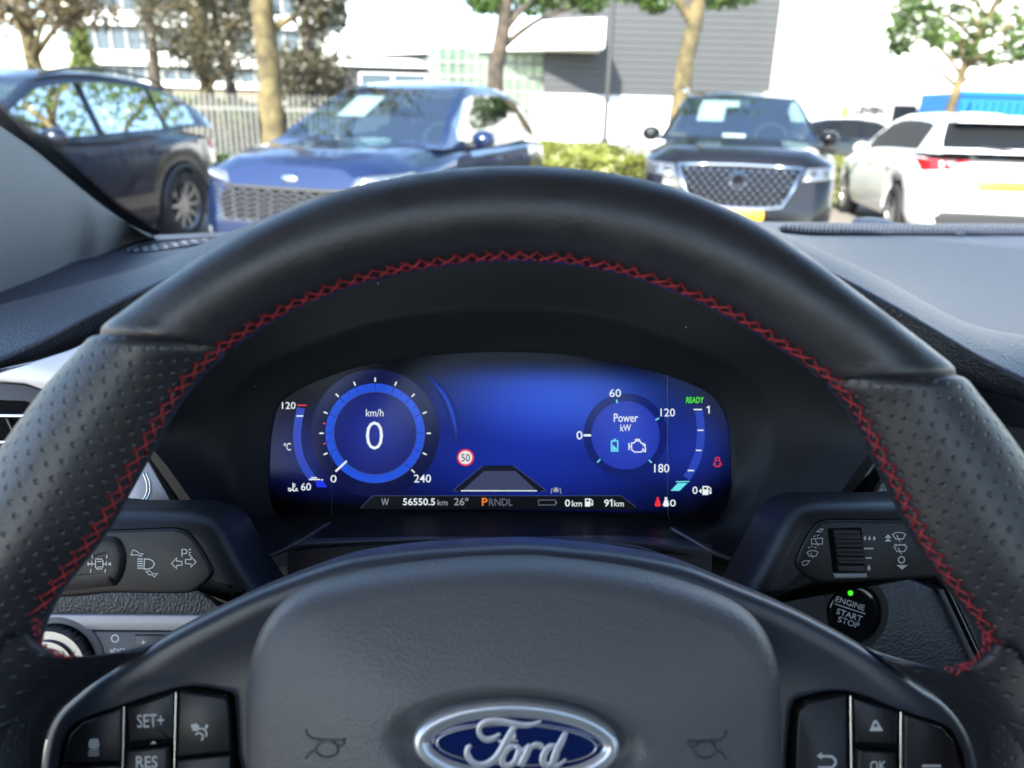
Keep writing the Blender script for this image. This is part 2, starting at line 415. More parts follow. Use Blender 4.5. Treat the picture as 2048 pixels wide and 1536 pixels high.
def rim_piece(name, tl, tr, n, mat_, groove=(True, True), fat=0.0):
    rows = []; uv = []
    for i in range(n+1):
        s = i/n; row = []
        for k in range(NPH+1):
            ph = 2*math.pi*k/NPH
            a, b = tl(ph), tr(ph); t = a + (b-a)*s
            e = 1e9
            if groove[0]: e = min(e, (t-a)*0.17)
            if groove[1]: e = min(e, (b-t)*0.17)
            g = -0.0014*math.exp(-(e/0.0012)**2) + 0.00025*math.exp(-((e-0.004)/0.003)**2)
            row.append(rim_pt(t, ph, fat + g)); uv.append((t*0.172, (ph)*0.0185))
        rows.append(row)
    return grid(rows, name, mat_, wheel, uv=uv)
SL = lambda ph: R(-39.0 - 9.0*wseam(ph)**0.8)
SR = lambda ph: R(40.6 + 9.0*wseam(ph)**0.8)
rim_piece('rim_top', SL, SR, 300, M['leather'])
rim_piece('grip', lambda ph: R(-150), SL, 200, M['perf'], (False, True), 0.0002)
rim_piece('grip', SR, lambda ph: R(150), 200, M['perf'], (True, False), 0.0002)
rim_piece('rim_bottom', lambda ph: R(150), lambda ph: R(210), 40, M['leather'], (False, False))

# red cross stitching round the inner edge: every stitch its own piece
stch = link('stitching', None, wheel)
def stitch_mesh():
    m = MB(); pts = [Vector((x, 0, 0.00055*(1-(2*x)**2))) for x in (-0.5, -0.3, 0, 0.3, 0.5)]
    m.tube(pts, [0.00022, 0.00027, 0.00029, 0.00027, 0.00022], 6)
    me = bpy.data.meshes.new('stitch'); me.from_pydata([tuple(v) for v in m.v], [], m.f); me.materials.append(M['thread'])
    for p in me.polygons: p.use_smooth = True
    return me
ST = stitch_mesh()
def place_stitch(a, b, nrm):
    d = b-a; x = d.normalized(); z = (nrm - x*nrm.dot(x)).normalized(); y = z.cross(x)
    m = Matrix((x, y, z)).transposed().to_4x4(); m.translation = (a+b)/2
    m = m @ Matrix.Diagonal((d.length, 1, 1, 1))
    link('stitch', ST, stch, m)
PH_A, PH_B = R(155), R(177)
t = R(-76.5); k = 0; TE = R(76.5); step = 0.0052/0.150
def srow(t, ph, j=0.0):
    return rim_pt(t, ph, 0.0004)
while t < TE:
    cN = rim_pt(t, R(166), 0.004) - rim_pt(t, R(166), 0.0)
    jt = lambda: random.uniform(-0.0045, 0.0045)
    place_stitch(srow(t+jt(), PH_A), srow(t + step*1.25+jt(), PH_B), cN)
    place_stitch(srow(t+jt(), PH_B), srow(t + step*1.25+jt(), PH_A), cN)
    t += step; k += 1
# where the stitching turns on to the spokes
def stitch_run(pts, parent=stch):
    q = spl([FW.loc(x, y, h) for x, y, h in pts], 14)
    for i in range(len(q)-1):
        o1 = Vector((random.uniform(-.0012, .0012), random.uniform(-.0012, .0012), 0))
        place_stitch(q[i]+o1, q[i+1]-o1 + Vector((0, 0.0012*(-1)**i, 0)), Vector((0, 0.3, 1)))
stitch_run([(70,1240,0.008),(72,1275,0.006),(92,1300,0.004),(125,1312,0.001)])
stitch_run([(80,1245,0.006),(84,1282,0.004),(104,1302,0.002),(150,1314,-0.002)])
stitch_run([(1978,1262,0.008),(1978,1300,0.006),(1955,1328,0.004),(1900,1342,0.0)])
stitch_run([(1966,1265,0.006),(1964,1302,0.004),(1936,1330,0.002),(1885,1340,-0.002)])

# hub trim plate behind the airbag, running out into the spokes
H0 = -0.034
HUB = [(1050,1092),(1155,1100),(1240,1109),(1323,1124),(1387,1140),(1484,1179),(1549,1205),(1620,1237),(1715,1288),(1775,1326),(1853,1382),(1890,1404),(1926,1440),(1950,1484),(1963,1540),(1966,1620),(1940,1720),(1840,1780),(1600,1830),(1350,1960),(1040,2010),
       (700,1960),(450,1830),(200,1780),(100,1720),(70,1620),(76,1540),(89,1470),(110,1428),(146,1395),(195,1354),(246,1326),(325,1276),(449,1212),(531,1176),(660,1130),(741,1113),(837,1102),(934,1096)]
hubo = spl(FW.locs(HUB, H0), 220, True)
cen = FW.loc(1030, 1480, H0)
pillow('hub_trim', hubo, [(0, 1, H0-0.03), (-0.0006, 1, H0-0.010), (0, 1, H0-0.005), (0.0008, 1, H0-0.0018), (0.0022, 1, H0-0.0002), (0.0045, 1, H0+0.0002), (0.006, 0.96, H0), (0, 0.86, H0-0.002), (0, 0.7, H0-0.003), (0, 0.4, H0-0.003)], M['trim'], wheel, c=cen, centre_h=H0-0.003)
# airbag cover
HA = -0.018
AIR = [(1050,1130),(1097,1132),(1226,1147),(1323,1166),(1420,1197),(1484,1226),(1523,1258),(1549,1298),(1565,1347),(1571,1411),(1573,1536),(1570,1650),(1540,1780),(1400,1900),(1030,1950),
       (660,1900),(520,1780),(487,1650),(485,1536),(481,1444),(485,1379),(498,1314),(521,1263),(557,1221),(611,1188),(708,1162),(805,1146),(934,1133)]
airo = [cen + (p-cen)*1.022 for p in spl(FW.locs(AIR, HA), 200, True)]
bc = FW.loc(1033, 1492, -0.006); BA, BB = 0.0385, 0.0150
bx = FW.loc(1239, 1492, -0.006).x - bc.x; by = FW.loc(1033, 1406, -0.006).y - bc.y
def dish(x, y):
    r = math.hypot((x-bc.x)/(bx*1.0), (y-bc.y)/(by*1.0))
    return -0.0065*(1/(1+math.exp((r-1.16)/0.05)))
prof = [(0, 1, H0-0.006), (0, 1, HA-0.013), (0.0002, 1, HA-0.011), (0.0010, 1, HA-0.0085), (0.0022, 1, HA-0.005), (0.0042, 1, HA-0.002), (0.0042, .978, HA-0.0005)]
for i in range(1, 44):
    s = 0.96 - i/44*0.945; prof.append((0.0042, s, HA + 0.015*(1-s**1.7)))
airbag = pillow('airbag_cover', airo, prof, M['airbag'], wheel, c=cen, hf=dish, centre_h=HA+0.015)
# pressed horn signs in the cover
def airz(px, py):
    v = FW.loc(px, py, -0.008); return -0.0075
def emboss(pts_list, closed=()):
    m = MB()
    for pts in pts_list:
        q = [FW.loc(x, y, -0.0068) for x, y in pts]
        q2 = []
        for p in q:
            # sit on the dome
            best = None
            q2.append(p)
        m.tube(q2, 0.00062, 6)
    return m
from mathutils.bvhtree import BVHTree
ab = BVHTree.FromPolygons([v.co.copy() for v in airbag.data.vertices], [tuple(p.vertices) for p in airbag.data.polygons])
def on_airbag(px, py, lift=0.0):
    o = FW.m.inverted() @ CAM; d = (FW.loc(px, py, 0) - o).normalized()
    hit = ab.ray_cast(o, d)
    return hit[0] + hit[1]*lift*(1 if hit[1].z > 0 else -1) if hit[0] is not None else FW.loc(px, py, -0.008)
M['horn'] = mat('pressed_sign', (0.075, 0.077, 0.088), 0.45)
def horn(s, cx, cy):
    f = lambda pts: [on_airbag(cx + s*x, cy + y, 0.0001) for x, y in pts]
    m = MB()
    for pts in ([(-38,-32),(-36,-22),(-28,-14),(-14,-11),(10,-10),(34,-9),(40,-12)], [(40,-12),(38,-2),(30,2)], [(-38,26),(-34,18),(-26,12),(-18,10)], arc(4, 8, 22, 0, 360, 26, 16)):
        m.tube(f(pts), 0.00045, 6)
    m.build('horn_symbol', M['horn'], wheel, smooth=True)
horn(1, 650, 1490); horn(-1, 1414, 1492)

# oval badge
FB = Frame(FW.m @ Vector((bc.x, bc.y, -0.0085)), tilt=24.0)
bu = FB.loc(CX+1, 1492).x - FB.loc(CX, 1492).x
badge = link('badge', None, wheel, Matrix.Translation((bc.x, bc.y, -0.0085)))
def oval(sx, sy, n=96): return [Vector((sx*math.cos(2*math.pi*i/n), sy*math.sin(2*math.pi*i/n), 0)) for i in range(n)]
A0, B0 = 206*bu, 84*bu
pillow('badge_rim', oval(A0, B0), [(0, 1, -0.004), (0, 1, 0.001), (0.0006, 1, 0.0021), (0.0018, 1, 0.0027), (0.0034, 1, 0.0024), (0.0052, 1, 0.0016), (0.0058, 1, 0.0005)], M['badge_metal'], badge, cap=True)
pillow('badge_field', oval(A0-0.0056, B0-0.0056), [(0, 1, 0.0), (0, 1, 0.0012), (0, .95, 0.0015), (0, .7, 0.0018), (0, .3, 0.0019)], M['enamel'], badge)
m = MB(); q = oval(A0-0.0082, B0-0.0078); m.tube([Vector((p.x, p.y, 0.0018)) for p in q+q[:1]], 0.00042, 6); m.build('badge_line', M['satinchrome'], badge, smooth=True)
# script lettering, strokes in photograph pixels with their width
LET = [
 [(1000,1466,5),(992,1474,9),(980,1479,11),(968,1478,10),(960,1470,9),(958,1460,9),(962,1450,10),(972,1444,11),(988,1441,12),(1006,1443,12),(1024,1447,12),(1042,1450,11),(1060,1450,9),(1074,1446,7),(1082,1441,4)],
 [(1030,1452,9),(1022,1466,12),(1012,1484,13),(1002,1502,13),(992,1516,13),(978,1526,12),(962,1530,11),(948,1526,11),(938,1516,11),(934,1506,10),(936,1496,9),(942,1490,6)],
 [(996,1482,4),(1008,1484,7),(1020,1482,7),(1028,1476,6),(1029,1468,5),(1022,1464,5),(1014,1470,4),(1016,1478,4),(1026,1482,4),(1036,1482,3)],
 [(1030,1492,9),(1018,1496,11),(1008,1508,12),(1004,1520,12),(1008,1530,11),(1018,1531,10),(1030,1524,11),(1036,1510,11),(1038,1498,10),(1030,1492,9)],
 [(1036,1500,5),(1046,1500,6),(1056,1494,8),(1060,1490,9),(1054,1506,12),(1046,1522,12),(1040,1532,11)],
 [(1054,1508,6),(1062,1496,8),(1072,1490,10),(1082,1492,10),(1084,1498,8)],
 [(1112,1492,8),(1100,1494,11),(1090,1506,12),(1086,1520,12),(1090,1530,11),(1100,1530,10),(1110,1520,9),(1116,1508,7)],
 [(1132,1464,7),(1124,1482,12),(1114,1502,12),(1108,1518,12),(1106,1528,11),(1112,1532,9),(1122,1527,6),(1132,1518,4)],
]
m = MB()
for s in LET:
    q = spl([Vector((*FB.loc(a, b, 0.0022).xy, w*bu*0.62)) for a, b, w in s], 40)
    pts = [Vector((p.x, p.y, 0.0014)) for p in q]; ws = [p.z*2 for p in q]
    m.tube(pts, [max(0.0003, w/2) for w in ws], 10)
for v in m.v: v.z = 0.0021 + (v.z-0.0014)*0.2
m.build('script_lettering', mat('script_silver', (.72, .74, .78), .33, metal=.55), badge, smooth=True)

# leather-wrapped spokes, dimpled like the grips
def spoke(rows_px, heights):
    NC = 26; rr = []
    for r, (h0, h1) in zip(rows_px, heights):
        n = len(r); q = []
        for i, (x, y) in enumerate(r):
            s = i/(n-1); s2 = s*s*(3-2*s); q.append(FW.loc(x, y, h0 + (h1-h0)*s2))
        rr.append(spl(q, NC))
    cols = [spl([r[j] for r in rr], 60) for j in range(NC)]
    rows = [[cols[j][i] for j in range(NC)] for i in range(60)]
    for _ in range(14):                            # relax the hide so that it lies without ripples
        new = [r[:] for r in rows]
        for i in range(2, 59):
            for j in range(1, NC-1): new[i][j] = rows[i][j]*.5 + (rows[i-1][j]+rows[i+1][j]+rows[i][j-1]+rows[i][j+1])*.125
        rows = new
    uv = [(p.x, p.y) for r in rows for p in r]
    return grid(rows, 'spoke', M['perf'], wheel, uv=uv)
HH = [(0.000, -0.060), (0.0125, -0.041), (0.0155, -0.0345), (0.0165, -0.0335), (0.017, -0.0332), (0.017, -0.0332), (0.017, -0.0332)]
spoke([[(60,1278),(95,1309),(150,1318),(210,1312),(270,1298),(330,1276)], [(52,1268),(92,1304),(150,1313),(210,1308),(270,1296),(330,1273)], [(10,1290),(70,1328),(130,1342),(190,1338),(262,1318)], [(-25,1370),(50,1392),(100,1398),(152,1392)], [(-45,1440),(25,1455),(60,1458),(102,1450)], [(-55,1536),(10,1536),(40,1536),(84,1530)], [(-55,1660),(10,1660),(40,1660),(80,1660)]], HH)
spoke([[(1985,1295),(1950,1338),(1895,1348),(1854,1338),(1792,1320),(1722,1294)], [(1992,1290),(1952,1332),(1895,1342),(1854,1331),(1792,1315),(1722,1290)], [(2035,1310),(1985,1358),(1925,1368),(1860,1356),(1780,1324)], [(2068,1390),(1995,1415),(1945,1418),(1880,1396)], [(2085,1462),(2020,1475),(1980,1478),(1932,1462)], [(2095,1540),(2035,1540),(2005,1540),(1955,1530)], [(2095,1660),(2030,1660),(2005,1660),(1960,1660)]], HH)

# thumb buttons
HB = H0 + 0.0008
def recess(pts): plate('button_recess', FW, pts, H0-0.004, HB, M['hole'], wheel, 0.0003, smooth_outline=80)
recess([(456,1392),(366,1378),(247,1411),(159,1440),(130,1470),(117,1529),(112,1700),(470,1700),(468,1505),(462,1410)])
recess([(1590,1421),(1608,1400),(1694,1386),(1802,1422),(1890,1450),(1916,1482),(1932,1536),(1938,1700),(1578,1700),(1580,1536),(1586,1445)])
HT = HB + 0.0022
def btn(pts, mat_=None, h=HT, bev=0.0011, name='button', label=None):
    o = plate(name, FW, pts, HB-0.001, h, mat_ or M['button'], wheel, bev); 
    if label: o['label'] = label
    return o
b1 = btn([(124,1526),(137,1472),(163,1446),(243,1417),(240,1524)])
b2 = btn([(254,1416),(348,1386),(345,1478),(340,1480),(258,1484)], h=HT-0.0006)
b3 = btn([(252,1502),(334,1494),(336,1600),(248,1600)], h=HT+0.001)
b4 = btn([(357,1384),(449,1394),(457,1412),(461,1504),(353,1514)])
btn([(353,1520),(461,1510),(462,1640),(351,1640)]); btn([(123,1532),(240,1530),(238,1640),(116,1640)])
btn([(244,1415),(250,1413),(246,1600),(240,1600)], M['satinchrome'], HT-0.0009, 0.0005, 'button_divider'); btn([(349,1386),(354,1385),(349,1600),(344,1600)], M['satinchrome'], HT-0.0009, 0.0005, 'button_divider')
b5 = btn([(1594,1452),(1597,1424),(1613,1404),(1694,1392),(1697,1640),(1588,1640)])
b6 = btn([(1708,1396),(1797,1426),(1794,1490),(1712,1486)], h=HT-0.0006)
b7 = btn([(1716,1500),(1794,1506),(1796,1640),(1716,1640)], h=HT+0.001)
b8 = btn([(1810,1431),(1886,1456),(1910,1484),(1926,1536),(1930,1640),(1810,1640)])
btn([(1699,1392),(1705,1394),(1708,1600),(1701,1600)], M['satinchrome'], HT-0.0009, 0.0005, 'button_divider'); btn([(1800,1424),(1806,1427),(1806,1600),(1799,1600)], M['satinchrome'], HT-0.0009, 0.0005, 'button_divider')
e = 0.0003
text('button_lettering', FW, 'SET+', (274,1428,328,1455), HT-0.0006+e, M['print'], b2, 0.008, tilt=2)
text('button_lettering', FW, 'RES', (272,1512,315,1536), HT+0.001+e, M['print'], b3, 0.008)
icon('button_symbol', FW, [], HT-0.0006+e, M['print'], b2, fills=[[(300,1488),(307,1482),(314,1487)]])
# car with distance bars
icon('button_symbol', FW, [[(176,1506),(198,1505)], [(177,1511),(198,1510)], [(178,1501),(198,1500)]], HT+e, M['print'], b1, w=2.4, fills=[[(180,1478),(196,1477),(199,1486),(199,1494),(193,1498),(182,1498),(177,1494),(177,1486)]])
icon('button_symbol', FW, [arc(402,1468,11,-60,120,12), arc(398,1474,8,-60,150,10), [(410,1454),(416,1451)], [(413,1449),(413,1458)]], HT+e, M['print'], b4, w=3.4, fills=[[(381,1450),(392,1446),(399,1452),(396,1461),(386,1462)]])
icon('button_symbol', FW, [[(1636,1535),(1664,1535),(1671,1528),(1671,1520),(1664,1513),(1640,1512)]], HT+e, M['print'], b5, w=4.5, fills=[[(1633,1512),(1644,1504),(1644,1519)]])
icon('button_symbol', FW, [[(1750,1441),(1742,1460),(1763,1460),(1751,1441)], [(1744,1456),(1760,1456)]], HT-0.0006+e, M['print'], b6, w=4)
text('button_lettering', FW, 'OK', (1740,1522,1772,1542), HT+0.001+e, M['print'], b7, 0.01)
icon('button_symbol', FW, [[(1844,1532),(1882,1532)]], HT+e, M['print'], b8, w=5)
# ------------------------------------------------------------------ instrument cluster
FC = Frame(P(1010, 880, 0.50), tilt=19.3)
clu = thing('instrument_cluster', 'wide blue digital instrument screen behind the steering wheel', 'instrument cluster', FC.m)
LENS = [(548,830),(560,805),(600,776),(670,748),(740,729),(870,710),(1000,704),(1150,711),(1300,741),(1370,763),(1425,790),(1452,830),(1461,880),(1462,960),(1456,1008),(1434,1040),(1395,1052),(1100,1042),(900,1040),(680,1046),(600,1044),(560,1032),(540,1000),(537,950),(540,880)]
lens = spl(FC.locs(LENS), 160, True)
# what the screen shows: a deep blue field that brightens towards the upper middle
def screen_mat():
    m = bpy.data.materials.new('display_blue_field'); m.use_nodes = True; nt = m.node_tree; N = nt.nodes; L = nt.links
    b = N['Principled BSDF']; b.inputs['Base Color'].default_value = (0.005, 0.005, 0.008, 1); b.inputs['Roughness'].default_value = 0.16; b.inputs['Specular IOR Level'].default_value = 0.16
    tc = N.new('ShaderNodeTexCoord')
    def blob(px, py, rx, ry, colr, power=1.0):
        c = FC.loc(px, py); a = FC.loc(px+rx, py).x - c.x; bb = c.y - FC.loc(px, py+ry).y
        s = N.new('ShaderNodeVectorMath'); s.operation = 'SUBTRACT'; s.inputs[1].default_value = (c.x, c.y, 0); L.new(tc.outputs['Object'], s.inputs[0])
        d = N.new('ShaderNodeVectorMath'); d.operation = 'DIVIDE'; d.inputs[1].default_value = (a, bb, 1); L.new(s.outputs[0], d.inputs[0])
        l = N.new('ShaderNodeVectorMath'); l.operation = 'LENGTH'; L.new(d.outputs[0], l.inputs[0])
        r = N.new('ShaderNodeMapRange'); r.interpolation_type = 'SMOOTHSTEP'; r.inputs[1].default_value = 0; r.inputs[2].default_value = 1; r.inputs[3].default_value = 1; r.inputs[4].default_value = 0; L.new(l.outputs['Value'], r.inputs[0])
        v = N.new('ShaderNodeVectorMath'); v.operation = 'SCALE'; v.inputs[0].default_value = lin(colr); L.new(r.outputs[0], v.inputs['Scale'])
        return v.outputs[0]
    parts = [blob(1120, 790, 330, 120, (44, 80, 188)), blob(1080, 890, 420, 190, (20, 40, 138)), blob(1010, 930, 520, 160, (8, 20, 92)), blob(640, 900, 170, 120, (10, 22, 96)), blob(1380, 890, 120, 120, (22, 40, 130)), blob(750, 870, 150, 140, (10, 20, 80))]
    acc = parts[0]
    for p in parts[1:]:
        a = N.new('ShaderNodeVectorMath'); a.operation = 'ADD'; L.new(acc, a.inputs[0]); L.new(p, a.inputs[1]); acc = a.outputs[0]
    # the lower strip of the glass is unlit
    yb = FC.loc(1000, 1022).y; yt = FC.loc(1000, 1008).y; y2 = FC.loc(1000, 712).y; y3 = FC.loc(1000, 770).y
    sp = N.new('ShaderNodeSeparateXYZ'); L.new(tc.outputs['Object'], sp.inputs[0])
    for lo, hi in ((yb, yt), (y2, y3)):
        r = N.new('ShaderNodeMapRange'); r.interpolation_type = 'SMOOTHSTEP'; r.inputs[1].default_value = lo; r.inputs[2].default_value = hi; L.new(sp.outputs['Y'], r.inputs[0])
        if lo == y2: r.inputs[1].default_value, r.inputs[2].default_value, r.inputs[3].default_value, r.inputs[4].default_value = y3, y2, 1, 0
        s = N.new('ShaderNodeVectorMath'); s.operation = 'SCALE'; L.new(acc, s.inputs[0]); L.new(r.outputs[0], s.inputs['Scale']); acc = s.outputs[0]
    L.new(acc, b.inputs['Emission Color']); b.inputs['Emission Strength'].default_value = 1/2**EXPOSURE
    return m
M['display'] = screen_mat()
pillow('display', lens, [(0, 1, -0.003), (0, 1, 0.0), (0.0006, 1, 0.0)], M['display'], clu, smooth=False)
E = 0.0004
def disc_mat(name, inner, outer, r):
    m = bpy.data.materials.new(name); m.use_nodes = True; N = m.node_tree.nodes; L = m.node_tree.links; b = N['Principled BSDF']
    b.inputs['Base Color'].default_value = (0.004, 0.004, 0.006, 1); b.inputs['Roughness'].default_value = 0.15; b.inputs['Specular IOR Level'].default_value = 0.3
    tc = N.new('ShaderNodeTexCoord'); l = N.new('ShaderNodeVectorMath'); l.operation = 'LENGTH'; L.new(tc.outputs['Object'], l.inputs[0])
    q = N.new('ShaderNodeMapRange'); q.inputs[2].default_value = r; L.new(l.outputs['Value'], q.inputs[0])
    cr = N.new('ShaderNodeValToRGB'); cr.color_ramp.elements[0].color = (*lin(inner), 1); cr.color_ramp.elements[1].color = (*lin(outer), 1); L.new(q.outputs[0], cr.inputs[0])
    L.new(cr.outputs[0], b.inputs['Emission Color']); b.inputs['Emission Strength'].default_value = 1/2**EXPOSURE
    return m
U = FC.loc(CX+1, 880).x - FC.loc(CX, 880).x
def disc(name, cx, cy, r, h, mt, n=72):
    c = FC.loc(cx, cy, h)
    me = bpy.data.meshes.new(name); me.from_pydata([(r*U*math.cos(2*math.pi*i/n), r*U*math.sin(2*math.pi*i/n), 0) for i in range(n)], [], [tuple(range(n))]); me.materials.append(mt)
    return link(name, me, clu, Matrix.Translation(c))
def vec(cx, cy, r, a): return (cx + r*math.sin(R(a)), cy - r*math.cos(R(a)))
# speed dial
SX, SY = 750.3, 866.5
disc('dial_shadow', SX, SY, 128, E*0.5, disc_mat('dial_shadow_glow', (10, 18, 70), (7, 15, 66), 128*U))
disc('dial_ring', SX, SY, 99.5, E, disc_mat('dial_ring_glow', (20, 40, 160), (34, 84, 222), 99.5*U))
disc('dial_face', SX, SY, 82, E*1.6, disc_mat('dial_face_glow', (36, 50, 148), (22, 32, 112), 82*U))
icon('dial_edge', FC, [arc(SX, SY, 82.5, 0, 360, 72), arc(SX, SY, 99.5, 20, 170, 40)], E*2, M['s_edge'], clu, 1.0)
for a in [22.5*k for k in range(-5, 7)]:
    icon('tick_mark', FC, [[vec(SX, SY, 103, a), vec(SX, SY, 111.5, a)]], E*2, M['s_white'], clu, 2.8)
    icon('minor_tick', FC, [[vec(SX, SY, 86, a), vec(SX, SY, 99, a)]], E*2, M['s_black'], clu, 1.1)
for a in [22.5*k+11.25 for k in range(-6, 6)]:
    icon('minor_tick', FC, [[vec(SX, SY, 93, a), vec(SX, SY, 98, a)]], E*2, M['s_black'], clu, 1.0)
for a in (-79, -101.5): icon('tick_mark', FC, [[vec(SX, SY, 101, a), vec(SX, SY, 106, a)]], E*2, M['s_red'], clu, 2.6)['label'] = 'small red tick'
icon('needle', FC, [[(671,943),(693.5,922)]], E*2, M['s_white'], clu, 4.0)
text('unit_lettering', FC, 'km/h', (732,818,767,833), E*2, M['s_white'], clu)
text('speed_numeral', FC, '0', (732,843,766,899), E*2, M['s_white'], clu, -0.012)
def num(s, box, mt='s_white', bold=0.004, shear=0.0): text('numeral', FC, s, box, E*2, M[mt], clu, bold, shear)
num('0', (661,950,673,965)); num('240', (828,949,862,965)); num('120', (564,804,591,818)); num('60', (602,966,622,981)); num('ºC', (567.5,886,582,901))
num('60', (1219,778,1242,794)); num('120', (1321,817,1350,833)); num('180', (1308.5,928,1338.6,945)); num('0', (1153,862,1165,879))
icon('numeral', FC, [[(1413.5,815.5),(1418,812.8),(1418,827)]], E*2, M['s_white'], clu, 2.4); num('0', (1385,973,1395,988)); num('W', (762.6,997,777.6,1011), 's_grey'); num('56550.5', (806,996.5,870,1010.6), bold=0.012); num('km', (875,999,895,1010.6), 's_grey')
num('26º', (908,996,937,1010.6), 's_grey'); num('P', (964,996,975,1011.5), 's_orange', 0.012); num('RNDL', (978,997,1025,1011.5), 's_dim')
num('0', (1130,999,1140,1013), bold=0.012); num('km', (1144,1001,1164,1013), 's_white'); num('9', (1208.4,999,1218,1013), bold=0.012); icon('numeral', FC, [[(1219.5,1002),(1223.5,999.6),(1223.5,1013)]], E*2, M['s_white'], clu, 2.4); num('km', (1228.4,1001,1247.5,1013), 's_white'); num('0', (1340,999,1351.5,1013))
num('READY', (1372,794,1408,806), 's_green', 0.014, 0.15)
text('unit_lettering', FC, 'Power', (1227.6,827,1276,844), E*2, M['s_white'], clu, 0.006); text('unit_lettering', FC, 'kW', (1240.7,849,1262,862.4), E*2, M['s_white'], clu, 0.006)
# coolant gauge
icon('gauge_arc', FC, [(16, [(602,816),(597,840),(594,866),(595,890),(600,914),(610,936),(624,956)])], E*1.2, M['s_arc'], clu)
icon('tick_mark', FC, [[(594,810.5),(613.5,810.5)]], E*2, M['s_red'], clu, 2.4)['label'] = 'red tick at the top of the temperature gauge'
icon('tick_mark', FC, [[(593,832),(606.5,832)]], E*2, M['s_white'], clu, 2.6)
icon('tick_mark', FC, [[(618,959),(640,959)], [(622,955.5),(634,955.5)], [(642,960),(646,959.5)]], E*2, M['s_white'], clu, 2.4)
icon('gauge_bar', FC, [], E*1.8, M['s_blue'], clu, fills=[[(630,962),(645,961),(654.5,974.5),(634,974.5)]])
icon('coolant_symbol', FC, [[(586,966),(586,980)], [(587,969),(591,969)], [(587,973),(591,973)], [(576,980),(580,982),(584,979),(588,982),(592,980),(596,982)], [(576,976),(580,978),(582,977)], [(591,978),(595,977)]], E*2, M['s_white'], clu, 2.0)
# power dial
QX, QY = 1251, 870.6
disc('dial_shadow', QX, QY, 84, E*0.5, disc_mat('power_shadow_glow', (10, 20, 82), (13, 28, 110), 84*U))
disc('dial_face', QX, QY, 68.4, E, disc_mat('power_face_glow', (44, 70, 196), (34, 56, 172), 68.4*U))
icon('tick_mark', FC, [[(1167,870.6),(1182,870.6)]], E*2, M['s_white'], clu, 4.2)
for (x0, y0, x1, y1) in ((1233,799,1234.5,806.5), (1311,840,1318,836), (1298,920,1303.5,925.5), (1194.5,925,1200.5,918.5)):
    icon('tick_mark', FC, [[(x0, y0), (x1, y1)]], E*2, M['s_cyan'], clu, 2.8)
icon('battery_symbol', FC, [[(1223,882),(1235.5,882),(1235.5,902),(1223,902),(1223,882)], [(1227,879),(1232,879)]], E*2, M['s_cyan'], clu, 2.6, fills=[[(1225,889),(1233.5,897),(1233.5,900),(1225,900)]])
icon('engine_symbol', FC, [[(1263,900),(1263,886),(1268,886),(1271,882),(1280,882),(1283,887),(1287,887),(1287,891),(1290,889),(1291,903),(1288,903),(1286,898),(1283,904),(1269,904),(1263,899)], [(1270,879),(1280,879)], [(1258,886),(1258,900)], [(1258,893),(1263,893)]], E*2, M['s_white'], clu, 2.2)
# fuel gauge
icon('gauge_arc', FC, [(16, [(1398,822),(1401,845),(1402,868),(1400,892),(1395,914),(1386,936),(1373,956)])], E*1.2, M['s_arc'], clu)
for (a, b, y) in ((1387,1404,819), (1395,1407,860.5), (1392,1403,900.7), (1375.5,1388,941)): icon('tick_mark', FC, [[(a, y), (b, y)]], E*2, M['s_white'], clu, 2.4)
icon('gauge_bar', FC, [(2.2, [(1352,963.5),(1379,963)])], E*1.8, M['s_cyan'], clu, fills=[[(1356,966),(1375,966),(1359,981.5),(1341,981.5)]])
def pump(x, y, s, mt='s_white'):
    icon('fuel_symbol', FC, [[(x+11*s, y+1*s), (x+16*s, y+5*s), (x+16*s, y+14*s), (x+13.5*s, y+14*s), (x+12.5*s, y+8*s)]], E*2, M[mt], clu, 1.8*s, fills=[[(x, y), (x+11*s, y), (x+11*s, y+17*s), (x, y+17*s)]])
    icon('fuel_symbol', FC, [], E*2.6, M['s_black'], clu, fills=[[(x+2.5*s, y+2.5*s), (x+8.5*s, y+2.5*s), (x+8.5*s, y+6.5*s), (x+2.5*s, y+6.5*s)]])
pump(1405, 972, 1.05); pump(1170, 997, 0.95)
icon('fuel_symbol', FC, [], E*2, M['s_white'], clu, fills=[[(1397.5,982),(1403,977),(1403,987)]])
icon('door_open_symbol', FC, [[(1431,920),(1431,917),(1433,915),(1437,915),(1439,917),(1439,920)], [(1431,921),(1427,931)], [(1439,921),(1443,931)], [(1431,927),(1431,933),(1439,933),(1439,927)], [(1432,921),(1438,921)]], E*2, M['s_red'], clu, 1.9)
# speed-limit sign, lane view, bottom bar
icon('speed_sign', FC, [], E*1.6, M['s_red'], clu, dots=[(931,915,17)]); icon('speed_sign', FC, [], E*2, glow('sign_white', (232, 232, 236)), clu, dots=[(931,915,13.6)])
text('speed_sign', FC, '50', (922.5,908,940,923), E*2.6, M['s_black'], clu, 0.006)
icon('lane_view', FC, [], E*1.4, M['s_black'], clu, fills=[[(905,983),(966,931),(1026,931),(1093,983)]])
icon('lane_view', FC, [], E*1.8, M['s_road'], clu, fills=[[(926,980),(968,942),(1031,942),(1072,980)]])
icon('lane_view', FC, [[(922,981.5),(1074,981.5)]], E*2.2, M['s_white'], clu, 2.0)
icon('lane_view', FC, [[(905,982),(916,982)], [(1082,982),(1093,982)], [(907,980),(966,931)], [(1091,980),(1027,931)]], E*2.2, M['s_edge'], clu, 1.4)
icon('lane_symbol', FC, [[(1104,976),(1102,987)], [(1120,976),(1122,987)]], E*2, M['s_grey'], clu, 1.8, fills=[[(1107,979),(1109,975),(1115,975),(1117,979),(1117,984),(1107,984)]])
